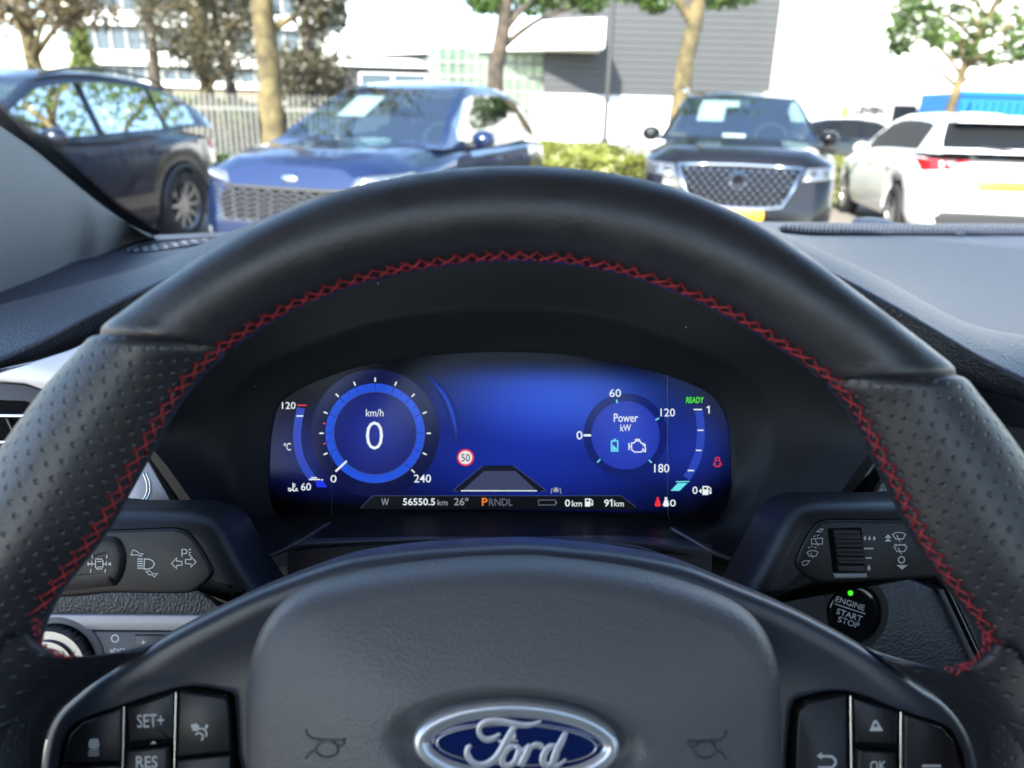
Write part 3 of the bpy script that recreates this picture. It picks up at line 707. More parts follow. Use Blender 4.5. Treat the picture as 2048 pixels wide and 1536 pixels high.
icon('status_bar', FC, [], E*1.0, glow('bar_black', (4, 6, 12)), clu, fills=[[(719,1018),(745,992),(1242,992),(1277,1019)]])
icon('status_bar', FC, [[(721,1016),(745,991.5),(1242,991.5),(1272,1014)]], E*1.4, M['s_edge'], clu, 1.2)
icon('battery_symbol', FC, [[(1077,1000),(1111,1000),(1111,1010),(1077,1010),(1077,1000)]], E*2, M['s_dim'], clu, 1.5, fills=[[(1111.5,1003),(1114,1003),(1114,1007),(1111.5,1007)]])
def belt(x, mt): icon('seat_belt_symbol', FC, [[(x-4, 1012), (x+4.5, 1001)]], E*2.2, M[mt], clu, 1.5, fills=[[(x-3, 1000), (x+3, 1000), (x+6.5, 1010), (x+4, 1013), (x-4, 1013), (x-6.5, 1010)]], dots=[(x, 997, 2.8)])
belt(1315.5, 's_red'); belt(1332, 's_white')
# soft blue crescent beside the speed dial
for k, cc in enumerate(((12, 27, 106), (15, 36, 124), (21, 52, 154), (30, 76, 196))):
    q = spl([Vector((a, b, 0)) for a, b in ((856+k*4,750+k*6),(874,770+k),(890,793),(903,823),(910,852),(913,890-k*9))], 24); m = MB(); n = len(q)
    v, f = ribbon([FC.loc(p.x, p.y, E*(.8+.1*k)) for p in q], [(.15 + math.sin(math.pi*i/(n-1)))*(17-4.4*k)*U for i in range(n)]); m.add(v, f); m.build('dial_crescent', glow('crescent_glow', cc), clu)
# faint reflected edges in the cover glass, modelled as thin grey tubes
gl = mat('mirrored_edge', (0.07, 0.075, 0.085), 0.4)
for pts in ([(1334,690),(1335,800),(1335,950),(1336,1030),(1342,1048),(1356,1058)], [(664,905),(664,1000),(662,1035),(652,1050)]):
    m = MB(); m.tube([FC.loc(x, y, 0.0006) for x, y in pts], 0.00022, 5); m.build('mirrored_edge', gl, clu)

# dark cowl that funnels down to the screen, and the shelf under it
def ring_px(pts, Z, n=160): return spl([P(a, b, Z) for a, b in pts], n, True)
def ring_z(pts, n=160): return spl([P(a, b, z) for a, b, z in pts], n, True)
C1 = [(465,800),(520,740),(640,690),(800,640),(1000,625),(1200,640),(1385,704),(1480,750),(1528,810),(1537,870),(1524,930),(1500,985),(1450,1046),(1385,1062),(1100,1052),(900,1050),(680,1056),(580,1056),(510,1040),(470,1000),(450,950),(450,880)]
C1 = [(a, b, 0.485) for a, b in C1]
C2 = [(330,800,.45),(400,690,.46),(560,570,.47),(760,480,.48),(1000,455,.48),(1240,480,.48),(1440,570,.47),(1600,690,.46),(1700,800,.455),(1745,885,.45),(1720,930,.45),(1650,1030,.45),(1590,1112,.45),(1420,1115,.455),(1100,1085,.46),(900,1085,.46),(600,1100,.455),(480,1118,.45),(430,1075,.45),(385,1005,.45),(340,940,.45),(300,880,.45)]
# rotate so that rings start at the same place
def start_near(r, ang):
    c = sum(r, Vector())/len(r); k = min(range(len(r)), key=lambda i: abs(math.atan2((r[i]-c).x, (r[i]-c).z)-ang)); return r[k:]+r[:k]
def ring_ang(pts, n=160):
    """resample a ring by angle round the cluster middle so that rings match up"""
    r = spl(pts, 900, True); c = FC.o; out = []
    ang = sorted([(math.atan2((p-c).dot(FC.uy), (p-c).dot(FC.ux)), i) for i, p in enumerate(r)])
    for k in range(n):
        t = -math.pi + 2*math.pi*k/n; i = min(range(len(ang)), key=lambda j: abs(ang[j][0]-t)); out.append(r[ang[i][1]])
    return out
L0 = ring_ang([P(a, b, 0.5005) for a, b in LENS]); L0b = ring_ang([P(a, b, 0.4985) for a, b in LENS])
K1 = ring_ang([P(*q) for q in C1]); K2 = ring_ang([P(*q) for q in C2])
K2b = [p + Vector((0, 0.01, 0)) + (p-FC.o)*0.06 for p in K2]; K2c = [p + Vector((0, 0.16, 0)) + (p-FC.o)*0.08 for p in K2]
mid = [a.lerp(b, 0.5) + Vector((0, 0.006, 0)) for a, b in zip(K1, K2)]
mid2 = [a.lerp(b, 0.85) + Vector((0, 0.002, 0)) for a, b in zip(K1, K2)]
cw = grid([L0, L0b, [a.lerp(b, 0.15) for a, b in zip(L0b, K1)], [a.lerp(b, 0.6) + Vector((0, 0.003, 0)) for a, b in zip(L0b, K1)], K1, [a.lerp(b, 0.12) for a, b in zip(K1, K2)], mid, mid2, K2, K2b, K2c], 'cowl', M['cowl'], clu, world=True, closed_u=True, flip=True, sharp=50)
# pale edged shelf
sh_t = [(575,1098,.452),(600,1088,.455),(700,1082,.46),(850,1078,.462),(1000,1077,.463),(1150,1078,.462),(1300,1086,.458),(1390,1097,.453),(1424,1103,.450)]
rows = [spl([P(a, b+dy, z+dz) for a, b, z in sh_t], 40) for dy, dz in ((-14, .020), (-1, 0.0005), (0, 0), (3, -0.0003), (6, 0.001), (26, 0.004), (60, 0.01))]
grid(rows, 'shelf', M['trim'], clu, world=True, flip=True)
for pts in ([(1342,1056,.470),(1380,1078,.46),(1424,1103,.4495),(1460,1118,.4475),(1490,1124,.4475),(1540,1116,.449)], [(660,1046,.478),(625,1068,.462),(585,1092,.449),(545,1110,.4475),(505,1114,.4475),(480,1106,.449),(455,1086,.450)]):
    m = MB(); m.tube([p for p in spl([P(*q) for q in pts], 30)], 0.0012, 6); m.build('shelf_edge', M['trim'], clu, smooth=True, world=True)

# steering column shroud, its rounded back showing over the hub
col_t = thing('steering_column_shroud', 'speckled black column shroud arching just above the wheel hub', 'column shroud', Matrix.Translation(P(1030, 1300, 0.40)))
arcp = [(560,1190,.36),(650,1130,.37),(741,1100,.375),(850,1083,.38),(1040,1075,.38),(1240,1085,.38),(1330,1110,.375),(1390,1142,.37),(1480,1200,.36)]
rows = [spl([P(a, b+dy, z+dz) for a, b, z in arcp], 50) for dy, dz in ((10, .06), (1.5, .006), (0, 0.002), (1, 0), (5, -0.002), (40, -0.004), (160, -0.006), (300, 0.0))]
grid(rows, 'shroud_top', mat('speckled_black_plastic', (0.022, 0.022, 0.025), 0.5, grain=(0.0009, 0.0002)), col_t, world=True, flip=True)
rows = [spl([P(a, b, z) for a, b, z in r], 30) for r in ([(480,1150,.47),(600,1130,.47),(1040,1105,.475),(1450,1130,.47),(1640,1150,.47)], [(480,1500,.47),(600,1500,.46),(1040,1500,.46),(1450,1500,.46),(1700,1500,.47)])]
grid(rows, 'shroud_lower', M['black'], col_t, world=True)
# ------------------------------------------------------------------ stalks
def stalk(name, label, fr, body, face, hole_pts):
    t = thing(name, label, 'stalk', fr.m)
    o = spl(fr.locs(body), 150, True)
    pillow('arm', o, [(0, 1, -0.045), (0, 1, -0.016), (0.0006, 1, -0.010), (0.0022, 1, -0.0055), (0.0050, 1, -0.0022), (0.0085, 1, -0.0006), (0.010, 1, 0.0)], M['stalk'], t)
    f = spl(fr.locs(face, 0.0006), 130, True)
    pillow('face_gap', f, [(-0.0004, 1, -0.002), (-0.0004, 1, 0.0003)], M['hole'], t, smooth=False)
    pillow('face', f, [(0, 1, -0.002), (0.0001, 1, 0.0004), (0.0006, 1, 0.0012), (0.0016, 1, 0.0015)], M['stalk'], t, sharp=50)
    return t
FSL = Frame(P(300, 1120, 0.40), tilt=19.3)
lst = stalk('indicator_stalk', 'black left stalk printed with headlamp and turn arrows', FSL,
    [(40,1030),(234,1026),(330,1026),(374,1029),(412,1041),(437,1062),(458,1098),(480,1140),(508,1182),(520,1205),(470,1228),(431,1218),(404,1202),(374,1195),(240,1195),(40,1196)],
    [(50,1064),(219,1061),(330,1057),(356,1058),(379,1068),(401,1096),(424,1138),(421,1154),(397,1176),(366,1185),(240,1184),(50,1183)], None)
e = 0.0019
th = spl(FSL.locs([(60,1072),(200,1072),(232,1074),(246,1090),(252,1115),(248,1145),(236,1168),(215,1176),(60,1178)], 0.003), 70, True)
pillow('thumb_button', th, [(0, 1, 0.001), (0.0012, 1, 0.0024), (0.0035, 1, 0.0036), (0.008, 1, 0.0034)], M['stalk'], lst)
icon('lane_assist_symbol', FSL, [[(191,1120),(192,1118),(203,1118),(206,1122),(206,1133),(203,1138),(194,1138),(191,1134),(191,1120)], [(194,1123),(203,1123)], [(195,1134),(203,1134)], [(185,1110),(184,1117)], [(184,1122),(183,1132)], [(182,1138),(181,1145)], [(214,1110),(213,1117)], [(213,1122),(212,1132)], [(211,1138),(210,1145)], [(206,1128),(213,1128)], [(184,1128),(191,1128)]], 0.0041, M['print'], lst, 2.0, fills=[[(175,1124),(182,1128),(175,1132)], [(222,1124),(215,1128),(222,1132)]])
icon('headlamp_symbol', FSL, [[(289,1118),(297,1118),(305,1121),(309,1128),(305,1135),(297,1138),(288,1138),(289,1118)]] + [[(274.5,1118+4.6*k), (286,1118+4.6*k)] for k in range(5)], e, M['print'], lst, 2.2)
icon('arrow_symbol', FSL, [[(262,1110),(266,1100),(273,1102),(280,1108),(286,1107),(282,1113),(272,1109),(268,1110),(262,1110)], [(292,1143),(300,1142),(305,1147),(315,1147),(309,1154),(304,1149),(299,1150),(292,1143)]], e, M['print'], lst, 1.8)
icon('turn_symbol', FSL, [[(343,1127),(353,1116),(353,1122),(364,1123),(364,1130),(353,1131),(353,1137),(343,1127)], [(392,1124),(382,1113),(382,1119),(371,1119),(371,1127),(382,1128),(382,1134),(392,1124)]], e, M['print'], lst, 2.0)
icon('parking_light_symbol', FSL, [[(364,1113),(364,1099),(372,1099),(374,1103),(372,1107),(365,1107)], [(377,1101),(382,1097)], [(377.5,1105),(382,1105)], [(377,1108),(382,1112)]], e, M['print'], lst, 2.0)

FSR = Frame(P(1700, 1100, 0.40), tilt=19.3)
rst = stalk('wiper_stalk', 'black right stalk with ribbed scroll wheel and wiper signs', FSR,
    [(2010,1010),(1807,1009),(1680,1008),(1635,1010),(1602,1019),(1573,1046),(1548,1090),(1526,1132),(1500,1180),(1492,1215),(1560,1232),(1590,1205),(1612,1184),(1645,1176),(1760,1168),(1885,1160),(2010,1155)],
    [(2005,1042),(1810,1041),(1690,1040),(1651,1041),(1630,1051),(1610,1080),(1592,1122),(1597,1138),(1612,1152),(1645,1164),(1760,1160),(1880,1154),(2005,1150)], None)
sw = [(1656,1057),(1723,1055),(1731,1147),(1667,1149)]
plate('scroll_recess', FSR, sw, 0.0005, 0.0020, M['hole'], rst, 0.0002)
# ribbed roller
m = MB(); rows = []
c0 = FSR.loc(1694, 1102, 0); w_ = (FSR.loc(1722, 1102, 0).x - FSR.loc(1664, 1102, 0).x)
N_ = 90; rr = 0.030
prof = []
for i in range(N_+1):
    a = R(-22 + 44*i/N_); rib = 0.0009*(0.5+0.5*math.cos(a*44 + 0.9))
    prof.append((math.sin(a)*(rr+rib), math.cos(a)*(rr+rib)-rr*math.cos(R(22))+0.0022))
sk = (FSR.loc(1670, 1146, 0).x - FSR.loc(1661, 1058, 0).x)/(FSR.loc(1661, 1058, 0).y - FSR.loc(1670, 1146, 0).y)
rows = [[Vector((c0.x + s*w_/2*0.93 - yy*sk*1.0, c0.y + yy, zz + (0 if abs(s) < 0.95 else -0.0015))) for s in (-1, -0.94, 0, 0.94, 1)] for yy, zz in prof]
grid(rows, 'scroll_wheel', M['button'], rst, sharp=40)
plate('scroll_lip', FSR, [(1668,1147),(1733,1146),(1735,1156),(1670,1157)], 0.001, 0.0032, M['greytrim'], rst, 0.0005)
e2 = 0.0019
def drop(x, y, s): return [(x, y-5*s), (x+2.2*s, y-1*s), (x+2.8*s, y+2*s), (x+1.6*s, y+4*s), (x, y+4.6*s), (x-1.6*s, y+4*s), (x-2.8*s, y+2*s), (x-2.2*s, y-1*s)]
icon('wash_symbol', FSR, [(3.0, [(1728,1097),(1747,1097)]), (2.8, [(1731,1116),(1744,1116)])], e2, M['print'], rst, fills=[drop(1730,1076,1.0), drop(1739,1076,1.0), drop(1748.5,1076,1.0), drop(1738,1135,1.3)])
def wiper(cx, cy, s): return [[(cx-13*s, cy-5*s), (cx-6*s, cy-9*s), (cx+6*s, cy-9*s), (cx+13*s, cy-5*s), (cx+8*s, cy+4*s), (cx-7*s, cy+4*s), (cx-13*s, cy-5*s)], [(cx-5*s, cy-4*s), (cx+2*s, cy+9*s)]]
icon('wiper_symbol', FSR, wiper(1798, 1074, 1.0) + wiper(1801, 1099, 1.0) + [[(1788,1089),(1794,1089)], [(1798,1089),(1804,1089)], [(1807,1089),(1812,1089)]], e2, M['print'], rst, 1.9, fills=[[(1769,1076),(1776,1068),(1783,1076)], [(1769,1083),(1776,1076),(1783,1083)], [(1793,1130),(1816,1130),(1804,1139)]])
icon('wiper_symbol', FSR, [arc(1803, 1119.5, 6.2, 0, 360, 24)], e2, M['print'], rst, 2.6)
icon('wiper_symbol', FSR, wiper(1625, 1109, 0.85) + [[(1616,1096),(1620,1094)], [(1622,1093),(1626,1093)], [(1629,1094),(1633,1097)]], e2, M['print'], rst, 1.8)
icon('rear_wiper_symbol', FSR, [[(1623,1078),(1645,1076),(1645,1088),(1623,1088),(1623,1078)], [(1630,1079),(1637,1092)], [(1627,1074),(1631,1071)], [(1634,1072),(1638,1070)]], e2, M['print'], rst, 1.8)
icon('arrow_symbol', FSR, [[(1634,1063),(1640,1058),(1646,1058),(1641,1064),(1634,1063)], [(1604,1125),(1610,1121),(1614,1122),(1620,1121),(1614,1129),(1606,1131),(1604,1125)]], e2, M['print'], rst, 1.8)

# ------------------------------------------------------------------ dashboard
dash = thing('dashboard', 'blue-grey grained dashboard top with hood over the instrument screen', 'dashboard', Matrix.Translation(D(1200, 480, -0.17)))
A_ = [(-120,640,.58),(0,607,.62),(150,570,.645),(280,535,.665),(410,489,.685),(513,448,.70),(640,398,.715),(800,368,.73),(1030,356,.735),(1250,368,.73),(1400,402,.72),(1510,448,.705),(1568,471,.695),(1657,509,.68),(1759,556,.665),(1861,611,.65),(1929,642,.635),(1980,657,.627),(2048,667,.62),(2200,680,.60)]
B_ = [(-120,760,.49),(0,723,.505),(103,675,.52),(171,638,.53),(239,604,.54),(308,573,.55),(342,556,.555),(430,510,.57),(540,462,.585),(700,415,.60),(1030,390,.60),(1350,415,.60),(1500,470,.585),(1620,528,.57),(1700,568,.56),(1766,604,.55),(1827,638,.545),(1895,679,.54),(1963,720,.53),(2048,764,.52),(2200,840,.50)]
dl = {(-120): 10, 0: 14, 191: 48, 500: 60, 1500: 70, 1900: 70, 2048: 36, 2200: 20}
def dlt(x):
    ks = sorted(dl)
    for a, b in zip(ks, ks[1:]):
        if a <= x <= b: return dl[a] + (dl[b]-dl[a])*(x-a)/(b-a)
    return 20
NS = 110
rA = spl([P(*q) for q in A_], NS); rB = spl([P(*q) for q in B_], NS)
rC = spl([P(a, b + dlt(a), z+0.006) for a, b, z in B_], NS); rDk = spl([P(a, b + dlt(a)+4, z+0.11) for a, b, z in B_], NS)
up = lambda r, k: [p + Vector((0, 0, k)) for p in r]
mixr = lambda a, b, t, k=0: [p.lerp(q, t) + Vector((0, 0, k)) for p, q in zip(a, b)]
hood_rows = [up(rA, -0.012), up(rA, -0.002), mixr(rA, rB, 0.06, 0.0010), mixr(rA, rB, 0.25, 0.0045), mixr(rA, rB, 0.5, 0.006), mixr(rA, rB, 0.75, 0.0045), mixr(rA, rB, 0.93, 0.0015), mixr(rB, rC, 0.0), mixr(rB, rC, 0.08, -0.0002), mixr(rB, rC, 0.5), rC, rDk]
# the hood's front lip needs a thin rounded edge
grid(hood_rows, 'instrument_hood', M['dash'], dash, world=True, flip=True)
E_ = [(-120,622),(0,582),(60,560),(110,538),(150,521),(191,512),(239,491),(294,473),(342,469),(427,465),(560,461),(800,452),(1030,446),(1300,444),(1510,444),(1750,446),(2048,449),(2200,450)]
rE = spl([D(a, b, -0.172) for a, b in E_], NS)
# rows of the pad match in x so that it does not shear
def by_x(row, xs):
    out = []
    for x in xs:
        k = 0
        while k < len(row)-2 and row[k+1].x < x: k += 1
        d = row[k+1].x-row[k].x; t = (x-row[k].x)/d if abs(d) > 1e-9 else 0
        out.append(row[k].lerp(row[k+1], max(-2, min(3, t))))
    return out
pA = up(rA, -0.004)
pad_rows = []
for i in range(15):
    t = i/14; k = -0.030*math.sin(math.pi*min(1, t*1.0))**1.0*(1-t)
    pad_rows.append([p.lerp(q, t) + Vector((0, 0, k*(0.25 + 0.75*max(0, min(1, (p.x-0.1)/0.3))))) for p, q in zip(pA, rE)])
pad_rows.append([q + Vector((0, 0.01, -0.004)) for q in rE]); pad_rows.append([q + Vector((0, 0.05, -0.05)) for q in rE])
pad = grid(pad_rows, 'top_pad', M['dash_fine'], dash, world=True, flip=False)
pbv = BVHTree.FromPolygons([MW[pad.name] @ v.co for v in pad.data.vertices], [tuple(p.vertices) for p in pad.data.polygons])
def on_pad(px, py, lift=0.0):
    h = pbv.ray_cast(CAM, ray(px, py).normalized())
    p = h[0] if h[0] is not None else D(px, py, -0.172)
    return p + Vector((0, 0, lift))
# perforated grille strip along the windscreen foot
def checker_relief(name, color, size):
    m = mat(name, color, 0.5); N = m.node_tree.nodes; L = m.node_tree.links; b = N['Principled BSDF']
    uv = N.new('ShaderNodeUVMap'); uv.uv_map = 'UVMap'
    ck = N.new('ShaderNodeTexWave'); ck.inputs['Scale'].default_value = 0.314/size; L.new(uv.outputs[0], ck.inputs['Vector'])
    r = N.new('ShaderNodeMapRange'); r.inputs[1].default_value = 0.25; r.inputs[2].default_value = 0.7; L.new(ck.outputs['Fac'], r.inputs[0])
    bp = N.new('ShaderNodeBump'); bp.inputs['Distance'].default_value = 0.002; L.new(r.outputs[0], bp.inputs['Height']); L.new(bp.outputs[0], b.inputs['Normal'])
    mx = N.new('ShaderNodeMix'); mx.data_type = 'RGBA'; mx.inputs['A'].default_value = (0.006, 0.006, 0.007, 1); mx.inputs['B'].default_value = (*color, 1); L.new(r.outputs[0], mx.inputs['Factor']); L.new(mx.outputs['Result'], b.inputs['Base Color'])
    return m
M['grille_relief'] = checker_relief('grille_relief', (0.13, 0.14, 0.165), 0.011)
rowsg = []; uvg = []
for j in range(7):
    t = j/6; row = []
    for i in range(60):
        s = i/59; x = 1556 + (2180-1556)*s; y0 = 452 + 2*s - 1.5*math.exp(-s*14); y1 = 471 + 6*s*0; taper = min(1, s*9); ym = 464
        y = ym + ((y0 + (y1-y0)*t) - ym)*(0.12 + 0.88*taper)
        row.append(on_pad(x, y, 0.003 + 0.004*math.sin(math.pi*t)))
    rowsg.append(row)
for r in rowsg:
    for p in r: uvg.append((p.x + p.y*0.5, p.y - p.x*0.15))
grid(rowsg, 'grille_strip', M['black'], dash, world=True, uv=uvg)
m = MB(); s = 0.012                                      # slanted ribs across the strip
while s < 0.99:
    j = s*59; i = int(j); f_ = j-i; j2 = min(58.9, j + 0.55); i2 = int(j2); f2 = j2-i2
    pts = []
    for q in range(7):
        t = q/6; a = rowsg[q][i].lerp(rowsg[q][i+1], f_); b = rowsg[q][i2].lerp(rowsg[q][i2+1], f2); pts.append(b.lerp(a, t) + Vector((0, 0, .0012)))
    m.tube(pts, .0022, 5); s += .0135
m.build('grille_ribs', M['dash_fine'], dash, smooth=True, world=True)
m = MB()
c = on_pad(1913, 469, 0.004); m.lathe([(0.0, 0.0035), (0.006, 0.003), (0.0105, 0.0012), (0.0125, -0.002)], 24, 'z', c); m.build('light_sensor', M['dash_fine'], dash, smooth=True, world=True)
c = on_pad(1745, 447, 0.004); m = MB(); m.lathe([(0.0, 0.006), (0.02, 0.005), (0.032, 0.002), (0.036, -0.003)], 24, 'z', c); m.build('low_hump', M['dash_fine'], dash, smooth=True, world=True)  # small round hump near the windscreen foot
# defroster slot, driver's side
slot = spl([on_pad(a, b, 0.0012) for a, b in ((254,503),(300,492),(350,484),(420,479))], 40); slot2 = spl([on_pad(a, b, 0.0012) for a, b in ((254,506),(310,503),(360,496),(430,484))], 40)
grid([slot, slot2], 'defroster_slot', M['grille_relief'], dash, world=True, uv=[(p.x+p.y*.5, p.y) for r in (slot, slot2) for p in r])
m = MB(); m.tube([p + Vector((0, 0, 0.0004)) for p in spl([on_pad(a, b, 0.0012) for a, b in ((252,504),(275,494),(320,486),(370,481),(430,477))], 30)], 0.0012, 6); m.build('slot_edge', M['dash'], dash, smooth=True, world=True)
# lower body that closes the dash off
body = [[P(-300, 700, .66), P(300, 600, .72), P(1030, 480, .80), P(1700, 600, .72), P(2600, 800, .60)], [P(-300, 1000, .60), P(300, 1000, .60), P(1030, 1000, .60), P(1700, 1000, .60), P(2600, 1000, .60)], [P(-300, 2300, .52), P(300, 2300, .52), P(1030, 2300, .52), P(1700, 2300, .52), P(2600, 2300, .52)]]
grid([spl(r, 20) for r in body], 'dash_body', M['black'], dash, world=True)

# ---- left of the wheel: silver strip, air vent, trim, light switches
FL = Frame(P(200, 1050, 0.50), tilt=19.3)
lv = thing('air_vent', 'dark air vent with chrome slats in a silver strip beside the wheel', 'air vent', FL.m)
plate('silver_strip', FL, [(-120,778),(0,737),(68,722),(137,700),(200,672),(300,640),(330,700),(250,800),(160,812),(90,782),(50,768),(0,764),(-120,764)], -0.02, 0.0, M['silver'], lv, 0.0012)
plate('vent_frame', FL, [(-120,765),(0,765),(50,769),(92,783),(150,812),(150,960),(-120,960)], -0.02, -0.003, M['panel'], lv, 0.001)
plate('vent_cavity', FL, [(-120,802),(0,800),(50,802),(84,815),(130,860),(130,955),(-120,955)], -0.006, -0.0024, M['hole'], lv, 0.0002)
for (y0, y1, x1) in ((827, 830, 110), (880, 884, 110)):
    plate('slat', FL, [(-120,y0),(x1,y0+2),(x1,y0+8),(-120,y0+7)], -0.004, 0.001, M['satinchrome'], lv, 0.0006)
plate('vane', FL, [(10,838),(15,837),(30,868),(25,869)], -0.004, 0.0, M['panel'], lv, 0.0004)

st = thing('side_trim', 'pale silver trim panel with curved line beside the left stalk', 'trim panel', FL.m)
plate('silver_panel', FL, [(120,1100),(180,900),(262,880),(300,925),(334,985),(366,1042),(380,1100)], -0.02, 0.0, M['silver'], st, 0.0012)
plate('gap', FL, [(289,905),(300,905),(376,1040),(362,1042)], -0.002, 0.0010, M['hole'], st, 0.0002)
plate('edge_strip', FL, [(300,890),(318,885),(402,1035),(380,1042)], -0.004, 0.0035, M['greytrim'], st, 0.0012)
plate('edge_strip', FL, [(318,880),(330,876),(428,1052),(404,1052)], -0.004, 0.002, M['trim'], st, 0.0008)
for k in (0, 6):
    m = MB(); m.tube(spl([FL.loc(a, b, 0.0004) for a, b in ((286+k,945),(294+k,968),(292+k,990),(276+k,1008),(248+k,1028),(220+k,1050))], 26), 0.0005, 6); m.build('trim_line', M['chrome'], st, smooth=True)

sp = thing('light_switch_panel', 'grey switch panel with knurled chrome light knob behind the spoke', 'switch panel', FL.m)
plate('grained_strip', FL, [(40,1180),(395,1180),(425,1200),(470,1240),(40,1228)], -0.02, -0.004, mat('coarse_grain', (0.045, 0.045, 0.05), 0.5, grain=(0.0017, 0.0007, 'cell')), sp, 0.0015)
plate('pale_strip', FL, [(40,1229),(500,1231),(500,1263),(180,1261),(40,1259)], -0.02, -0.002, M['greytrim'], sp, 0.001)
plate('panel_face', FL, [(20,1262),(500,1264),(500,1480),(20,1480)], -0.02, -0.003, M['panel'], sp, 0.0008)
M['knob'] = mat('knob_metal', (.26, .265, .28), .3, metal=.9)
kc = FL.loc(108, 1330, 0.0)
ku = FL.px()
def knob_ring(name, r0, r1, z0, z1, mt, teeth=0):
    n = 240 if teeth else 96; rows = []
    for r, z in ((r0, z0), (r0, z0*0.3+z1*0.7), ((r0*0.85+r1*0.15), z1), (r1, z1)):
        row = []
        for i in range(n):
            a = 2*math.pi*i/n; q = r*ku*(1 + (0.018*math.copysign(1, math.sin(a*teeth)) if teeth and r == r0 else 0)); row.append(Vector((kc.x + q*math.cos(a), kc.y + q*math.sin(a), z)))
        rows.append(row)
    return grid(rows, name, mt, sp, closed_u=True, sharp=35)
knob_ring('knob_well', 98, 60, -0.004, -0.0018, M['panel']); knob_ring('knob_gap', 84, 40, -0.004, -0.0012, M['hole'])
knob_ring('knob_grip', 77, 55, -0.002, 0.007, M['knob'], 70); knob_ring('knob_collar', 58, 44, 0.004, 0.0095, M['knob']); knob_ring('knob_cap', 45, 1, 0.006, 0.0088, M['greytrim'])
icon('off_symbol', FL, [arc(230, 1277, 7, 0, 360, 30)], -0.0027, M['print'], sp, 2.4)
icon('side_lamp_symbol', FL, [[(228,1297),(235,1300),(236,1304),(228,1308),(228,1297)], [(220,1299),(226,1301)], [(220,1303),(226,1303)], [(220,1307),(226,1305)], [(244,1297),(238,1300),(238,1305),(244,1308)], [(246,1299),(250,1298)]], -0.0027, M['print'], sp, 1.8)
plate('dimmer_button', FL, [(269,1270),(340,1270),(340,1330),(269,1330)], -0.004, -0.0015, M['button'], sp, 0.0012)
icon('dimmer_symbol', FL, [[(282,1285),(292,1285)], [(287,1280),(287,1291)]], -0.0012, M['print'], sp, 1.8)

# ---- right of the wheel: trim, start button
FR = Frame(P(1750, 1150, 0.50), tilt=19.3)
rt = thing('centre_trim', 'pale patterned trim panel edged by grey strips beside the right stalk', 'trim panel', FR.m)
def hexmat():
    m = mat('honeycomb_silver', (0.40, 0.43, 0.47), 0.38, metal=0.5); N = m.node_tree.nodes; L = m.node_tree.links; b = N['Principled BSDF']
    tc = N.new('ShaderNodeTexCoord'); mp = N.new('ShaderNodeMapping'); mp.inputs['Scale'].default_value = (1, 1.15, 1); L.new(tc.outputs['Object'], mp.inputs[0])
    v = N.new('ShaderNodeTexVoronoi'); v.feature = 'DISTANCE_TO_EDGE'; v.inputs['Scale'].default_value = 210; v.inputs['Randomness'].default_value = 0.25; L.new(mp.outputs[0], v.inputs['Vector'])
    r = N.new('ShaderNodeMapRange'); r.inputs[1].default_value = 0.0; r.inputs[2].default_value = 0.12; L.new(v.outputs['Distance'], r.inputs[0])
    bp = N.new('ShaderNodeBump'); bp.inputs['Distance'].default_value = 0.0008; L.new(r.outputs[0], bp.inputs['Height']); L.new(bp.outputs[0], b.inputs['Normal']); return m
plate('patterned_panel', FR, [(1700,1060),(1722,1010),(1762,952),(1800,915),(1880,880),(1900,1060)], -0.02, 0.0, hexmat(), rt, 0.001)
plate('edge_strip', FR, [(1733,893),(1757,893),(1676,1015),(1650,1015)], -0.004, 0.004, M['greytrim'], rt, 0.0014)
plate('gap', FR, [(1757,893),(1800,893),(1722,1015),(1676,1015)], -0.004, 0.001, M['gloss'], rt, 0.0005)
plate('gap', FR, [(1800,893),(1812,893),(1735,1015),(1722,1015)], -0.004, 0.002, M['black'], rt, 0.0005)

kp = thing('knee_panel', 'dark grained dash panel around the start button', 'dash panel', FR.m)
plate('grained_panel', FR, [(1520,1150),(1800,1150),(1872,1180),(1892,1212),(1948,1320),(1990,1420),(1520,1420)], -0.02, -0.004, M['dash'], kp, 0.002)
for k, mt in ((0, M['trim']), (13, M['gloss']), (26, M['trim']), (44, M['black'])):
    plate('edge_strip', FR, [(1876+k,1180),(1886+k,1178),(1972+k,1360),(1962+k,1362)], -0.02, -0.001 - k*0.00006, mt, kp, 0.0006)
plate('side_filler', FR, [(1880,840),(2400,880),(2400,1420),(1990,1420),(1900,1180),(1860,1100)], -0.06, -0.02, M['black'], kp, 0.002)

FE = Frame(P(1700, 1224, 0.495), tilt=16, yaw=8, spin=-9)
sb = thing('start_button', 'round black engine start stop button with green light', 'button', FE.m)
def rings(name, prof, mt, n=96):
    m = MB(); m.lathe(prof, n, 'z'); return m.build(name, mt, sb, smooth=True, sharp=40)
q = FE.px()
rings('collar', [(86*q, -0.006), (84*q, 0.002), (80*q, 0.0045), (66*q, 0.0045), (62*q, 0.003), (60*q, -0.002)], M['stalk'])
rings('button_cap', [(59.5*q, -0.004), (59*q, 0.0025), (57*q, 0.0036), (50*q, 0.0040), (0.0001, 0.0041)], M['gloss'])
z = 0.0045
text('lettering', FE, 'ENGINE', (1670,1201,1731,1212.5), z, M['print'], sb, 0.006, tilt=-17)
text('lettering', FE, 'START', (1672,1224.5,1726,1236), z, M['print'], sb, 0.006, tilt=-17)
text('lettering', FE, 'STOP', (1675,1239,1720,1250.5), z, M['print'], sb, 0.006, tilt=-17)
icon('divider_line', FE, [[(1669,1207.5),(1731,1228)]], z, M['print'], sb, 2.0)
icon('indicator_light', FE, [], z, M['s_led'], sb, dots=[(1701,1186,5.5)])

